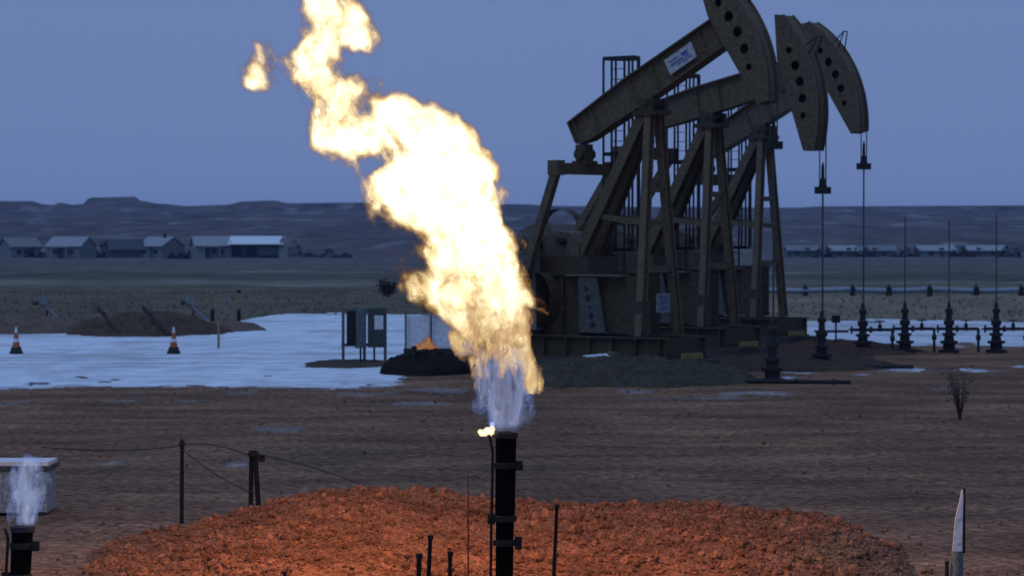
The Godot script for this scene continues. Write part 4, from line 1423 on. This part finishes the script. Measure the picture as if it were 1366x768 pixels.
func settlement() -> void:
	var A := mat(lin(0.16, 0.165, 0.17), 0.9)
	var B := mat(lin(0.085, 0.08, 0.085), 0.9)
	var C := mat(lin(0.22, 0.22, 0.22), 0.9)
	var D := mat(lin(0.05, 0.05, 0.06), 0.9)
	var S := mat(lin(0.25, 0.25, 0.26), 0.8)
	var G := mat(lin(0.15, 0.15, 0.15), 0.8)
	house("house", "low house with snowy roof at the settlement's outer end", -94.0, 572, 6.1, 6.5, 2.4, 1.5, 0.55, A, G, 3, 1.0)
	house("house", "wide grey house with a porch second from the settlement's outer end", -83.6, 568, 6.9, 7.0, 2.5, 1.6, -0.3, A, S, 3, -0.6, "porch")
	house("house", "dim little house between the porch house and the dark barn", -76.5, 586, 5.6, 6.0, 2.5, 1.3, 0.9, B, G, 2, 1.2)
	house("barn", "dark barn with a low black roof among the far houses", -72.6, 562, 6.2, 6.0, 1.9, 1.7, 0.2, D, D, 0, 0.0)
	house("house", "pale house with a brown chimney just past the dark barn", -67.2, 574, 5.7, 6.5, 2.5, 1.6, -0.6, A, S, 3, 0.4, "chimney")
	house("house", "broad pale house beside the long white shed", -57.4, 571, 6.7, 7.0, 2.6, 1.6, 0.25, C, S, 3, -1.2, "porch")
	house("house", "tiny snowy roofed house far behind the dark barn", -75.0, 640, 4.6, 5.0, 2.6, 1.5, -0.8, C, S, 1, 1.0)
	# the long white-roofed shed: an open front under a pale roof, a gabled end
	var t := thing("long_shed", "long open fronted shed with a bright white roof", "shed", Vector3(-48.0, -0.2, -566.0), 0.0, "houses of the far settlement")
	var st := mb()
	bx(st, Vector3(-0.2, 1.7, -2.6), Vector3(9.8, 3.4, 0.3))
	bx(st, Vector3(-5.0, 1.7, -0.4), Vector3(0.25, 3.4, 4.6))
	part("wall", st, D, t)
	st = mb()
	bx(st, Vector3(2.1, 1.5, 1.0), Vector3(3.8, 1.5, 0.2))
	part("infill_panel", st, A, t)
	for x in [-4.9, -2.4, 0.1]:
		st = mb()
		bx(st, Vector3(x, 1.5, 2.0), Vector3(0.2, 3.0, 0.2))
		part("post", st, B, t)
	st = mb()
	bx(st, Vector3(-0.2, 3.55, 0.4), Vector3(10.4, 0.16, 5.4), Basis(Vector3.RIGHT, 0.28))
	var white := mat(lin(0.6, 0.62, 0.64), 0.7)
	part("roof", st, white, t)
	st = mb()
	prism(st, PackedVector2Array([Vector2(4.1, 0), Vector2(5.6, 0), Vector2(5.6, 3.0), Vector2(4.85, 4.4), Vector2(4.1, 3.0)]), -2.4, 2.4)
	part("gable_end", st, C, t)
	# the second cluster, past the jacks
	house("house", "squat house with a snowy roof seen past the farthest pump jack".replace("farthest", "third"), 65.0, 590, 5.0, 5.5, 1.6, 0.8, 0.1, B, S, 2, 0.8)
	house("house", "flat pale house behind the fourth wellhead's rod", 72.6, 594, 6.4, 5.5, 1.6, 0.8, -0.1, B, G, 2, -0.8)
	house("house", "flat pale house behind the fifth wellhead's rod", 83.6, 592, 7.0, 5.5, 1.6, 0.8, 0.05, A, S, 2, 0.8)
	house("house", "flat pale house behind the sixth wellhead's rod", 94.0, 596, 7.4, 5.5, 1.6, 0.8, -0.05, B, S, 2, -1.4)
	house("house", "dim low house in the gap between the far pale houses", 58.0, 600, 6.0, 5.5, 1.6, 0.8, 0.0, B, G, 2, 0.9)
	for p in [[-90.0, 566, 1.8, 5.0], [-79.6, 574, 2.2, 4.0], [-62.6, 563, 1.6, 4.4], [-64.0, 590, 3.2, 6.0], [-44.0, 592, 3.6, 9.0], [-54.0, 596, 3.6, 9.0], [-36.0, 590, 2.0, 9.0], [69.0, 588, 2.6, 5.0], [78.0, 590, 2.8, 6.0], [88.4, 588, 2.6, 5.0], [98.0, 590, 2.6, 5.0], [61.5, 588, 2.2, 5.0]]:
		var where := "shed side" if p[0] < 0 else "wellhead side"
		shrub_mass("dark bare shrub clump %s, by the far %s" % [{-90.0: "next to the outermost house", -79.6: "next to the porch house", -62.6: "in front of the chimney house", -64.0: "behind the chimney house", -44.0: "behind the long white shed", -54.0: "behind the broad pale house", -36.0: "past the long white shed", 69.0: "before the fourth rod", 78.0: "after the fourth rod", 88.4: "after the fifth rod", 98.0: "after the sixth rod", 61.5: "before the third rod"}[p[0]], "houses"], p[0], p[1], p[2], p[3])

func shrub_mass(label: String, x: float, d: float, h: float, w: float) -> void:
	var t := thing("shrub_clump", label, "shrub", Vector3(x, -0.2, -d), 0.0, "shrubs between the far houses")
	var st := mb()
	st.set_smooth_group(-1)
	for i in 420:
		var u := rng.randf_range(-1.0, 1.0)
		var top := sqrt(maxf(0.0, 1.0 - u * u)) * (0.65 + 0.35 * sin(u * 7.0 + x))
		var c := Vector3(u * w * 0.5, rng.randf() * h * top, rng.randf_range(-1.0, 1.0))
		var b := Basis.from_euler(Vector3(rng.randf() * 6.0, rng.randf() * 6.0, rng.randf() * 6.0)) * rng.randf_range(0.15, 0.4)
		st.set_color(Color(0.036, 0.036, 0.034) * rng.randf_range(0.5, 1.5))
		st.add_vertex(c - b.x); st.add_vertex(c + b.y); st.add_vertex(c + b.x)
	part("foliage", st, M.leaf, t)
	st = mb()
	for i in 7:
		var u := -0.8 + 1.6 * i / 6.0
		tube(st, Vector3(u * w * 0.45, -0.1, 0), Vector3(u * w * 0.5, h * 0.6, 0), 0.06, 0.03, 5)
	part("stem", st, M.wood, t)

func pipeline() -> void:
	var t := thing("pipeline", "long pale pipeline on dark supports crossing the field behind the wellheads", "pipeline", Vector3(0, 0, -190.0))
	var x := 15.4
	while x < 46.0:
		var st := mb()
		tube(st, Vector3(x, 0.42 + 0.05 * sin(x), 0.2 * sin(x * 0.4)), Vector3(x + 2.86, 0.42 + 0.05 * sin(x + 2.86), 0.2 * sin(x * 0.4 + 1.144)), 0.17, 0.17, 10)
		part("pipe_length", st, M.pale_blue, t)
		x += 2.86
	for p in [18.6, 21.6, 23.9, 26.5, 29.45, 32.3, 35.2]:
		var st := mb()
		bx(st, Vector3(p, 0.3, 0), Vector3(0.3, 0.66, 0.62))
		tube(st, Vector3(p, 0.6, 0), Vector3(p, 0.82, 0), 0.07, 0.05, 8)
		part("support", st, M.black, t)

# ---------------------------------------------------------------- all
func _ready() -> void:
	rng.seed = 77
	na.seed = 1; na.frequency = 0.05; na.fractal_octaves = 4
	nb.seed = 2; nb.frequency = 0.05; nb.fractal_octaves = 3
	nc.seed = 3; nc.frequency = 0.05; nc.fractal_octaves = 3
	var cam := Camera3D.new()
	cam.name = "camera"
	add_child(cam)
	cam.fov = 10.967
	cam.near = 0.5
	cam.far = 8000.0
	cam.position = Vector3(0, 3.7, 0)
	cam.rotation.x = -atan(66.0 / 4000.0)
	var at := CameraAttributesPhysical.new()
	at.frustum_focal_length = 125.0
	at.frustum_focus_distance = 33.0
	at.exposure_aperture = 5.0
	cam.attributes = at
	cam.current = true
	var we := WorldEnvironment.new()
	we.name = "world"
	var env := Environment.new()
	env.background_mode = Environment.BG_SKY
	var sky := Sky.new()
	var sm := ProceduralSkyMaterial.new()
	sm.sky_top_color = Color8(124, 150, 203)
	sm.sky_horizon_color = Color8(105, 128, 176)
	sm.sky_curve = 0.6
	sm.ground_bottom_color = Color8(60, 58, 66)
	sm.ground_horizon_color = Color8(80, 88, 120)
	sm.sun_angle_max = 1.0
	sky.sky_material = sm
	env.sky = sky
	env.tonemap_mode = Environment.TONE_MAPPER_LINEAR
	env.tonemap_exposure = 1.0
	env.sdfgi_enabled = true
	env.ssao_enabled = true
	env.ssil_enabled = true
	env.fog_enabled = true
	env.fog_density = 0.00015
	env.fog_light_color = Color8(140, 162, 205)
	we.environment = env
	add_child(we)
	var sun := DirectionalLight3D.new()
	sun.name = "dusk_light"
	add_child(sun)
	sun.light_energy = 0.36
	sun.light_angular_distance = 40.0
	sun.light_color = Color(0.64, 0.79, 1.0)
	sun.rotation = Vector3(deg_to_rad(-62), deg_to_rad(-35), 0)
	sun.shadow_enabled = true
	materials()
	land()
	hills()
	pit()
	earth_banks()
	main_flame()
	flare_stack("tall charred flare stack pipe standing before the red earth mound", Vector3(-0.08, 0, -28.6), 1.85, 0.023)
	small_flame()
	flare_stack("short charred flare stack at the pad's side by the pale metal bin", Vector3(-4.55, 0, -27.5), 1.06, 0.05)
	pump_jack("nearest big pump jack, its head raised highest over the flare side".replace("nearest ", "first "), Vector3(3.75, 0, -79.5), 27.6, true)
	pump_jack("middle pump jack of the three with its beam nearly level", Vector3(5.95, 0, -88.5), 12.5)
	pump_jack("third and last pump jack in the row, head tilted up beside the open sky", Vector3(8.3, 0, -98.5), 26.3)
	wellhead("dark wellhead under the first pump jack beside the gravel bank", Vector3(6.7, 0, -77.0), 0.0, false)
	wellhead("dark wellhead under the middle pump jack", Vector3(8.9, 0, -86.0), 0.0, false)
	wellhead("dark wellhead under the third pump jack", Vector3(11.25, 0, -96.0), 0.0)
	wellhead("first wellhead without a pump jack, next to the third jack's well", Vector3(12.73, 0, -97.0), 4.4)
	wellhead("middle one of the three wellheads without a pump jack", Vector3(14.16, 0, -97.0), 4.3)
	wellhead("last wellhead of the row, at the picture's edge", Vector3(15.69, 0, -97.0), 4.5)
	cabinets()
	scrap_heap()
	heap_flame()
	cone("traffic cone on the snow out by the frame's edge", Vector3(-15.9, 0.02, -96.0), 0.2)
	cone("traffic cone on the snow nearer the yellow marker posts", Vector3(-10.85, 0.02, -96.0), 0.9)
	marker_post("faded yellow marker post with a black foot beside the sloped valve", Vector3(-12.44, 0, -124.4), 1.35, 0.75, 0.07)
	marker_post("dark capped taller marker post standing in the snow", Vector3(-11.35, 0, -124.4), 1.45, 0.75, 0.07, true)
	marker_post("thin plain yellow marker post close to a traffic cone", Vector3(-9.9, 0, -101.0), 0.8, 0.0, 0.04)
	sloped_valve("white sloped pipe with valve on the outer earth bank", Vector3(-19.3, 0.05, -123.6))
	sloped_valve("white sloped pipe with valve near the black footed marker post", Vector3(-13.3, 0.05, -124.0))
	fence()
	trough_and_mast()
	plant("dry brown shrub standing alone on the bare pad", Vector3(9.2, 0, -61.5), 1.05, 0.7, 16, 420, 0.035, Color(0.085, 0.06, 0.035), 0.3)
	plant("dark round bush in the field behind the cabinets", Vector3(-7.98, 0.0, -192.0), 1.0, 1.5, 16, 900, 0.12, Color(0.03, 0.032, 0.025), 0.2)
	grass()
	pebbles()
	settlement()
	pipeline()
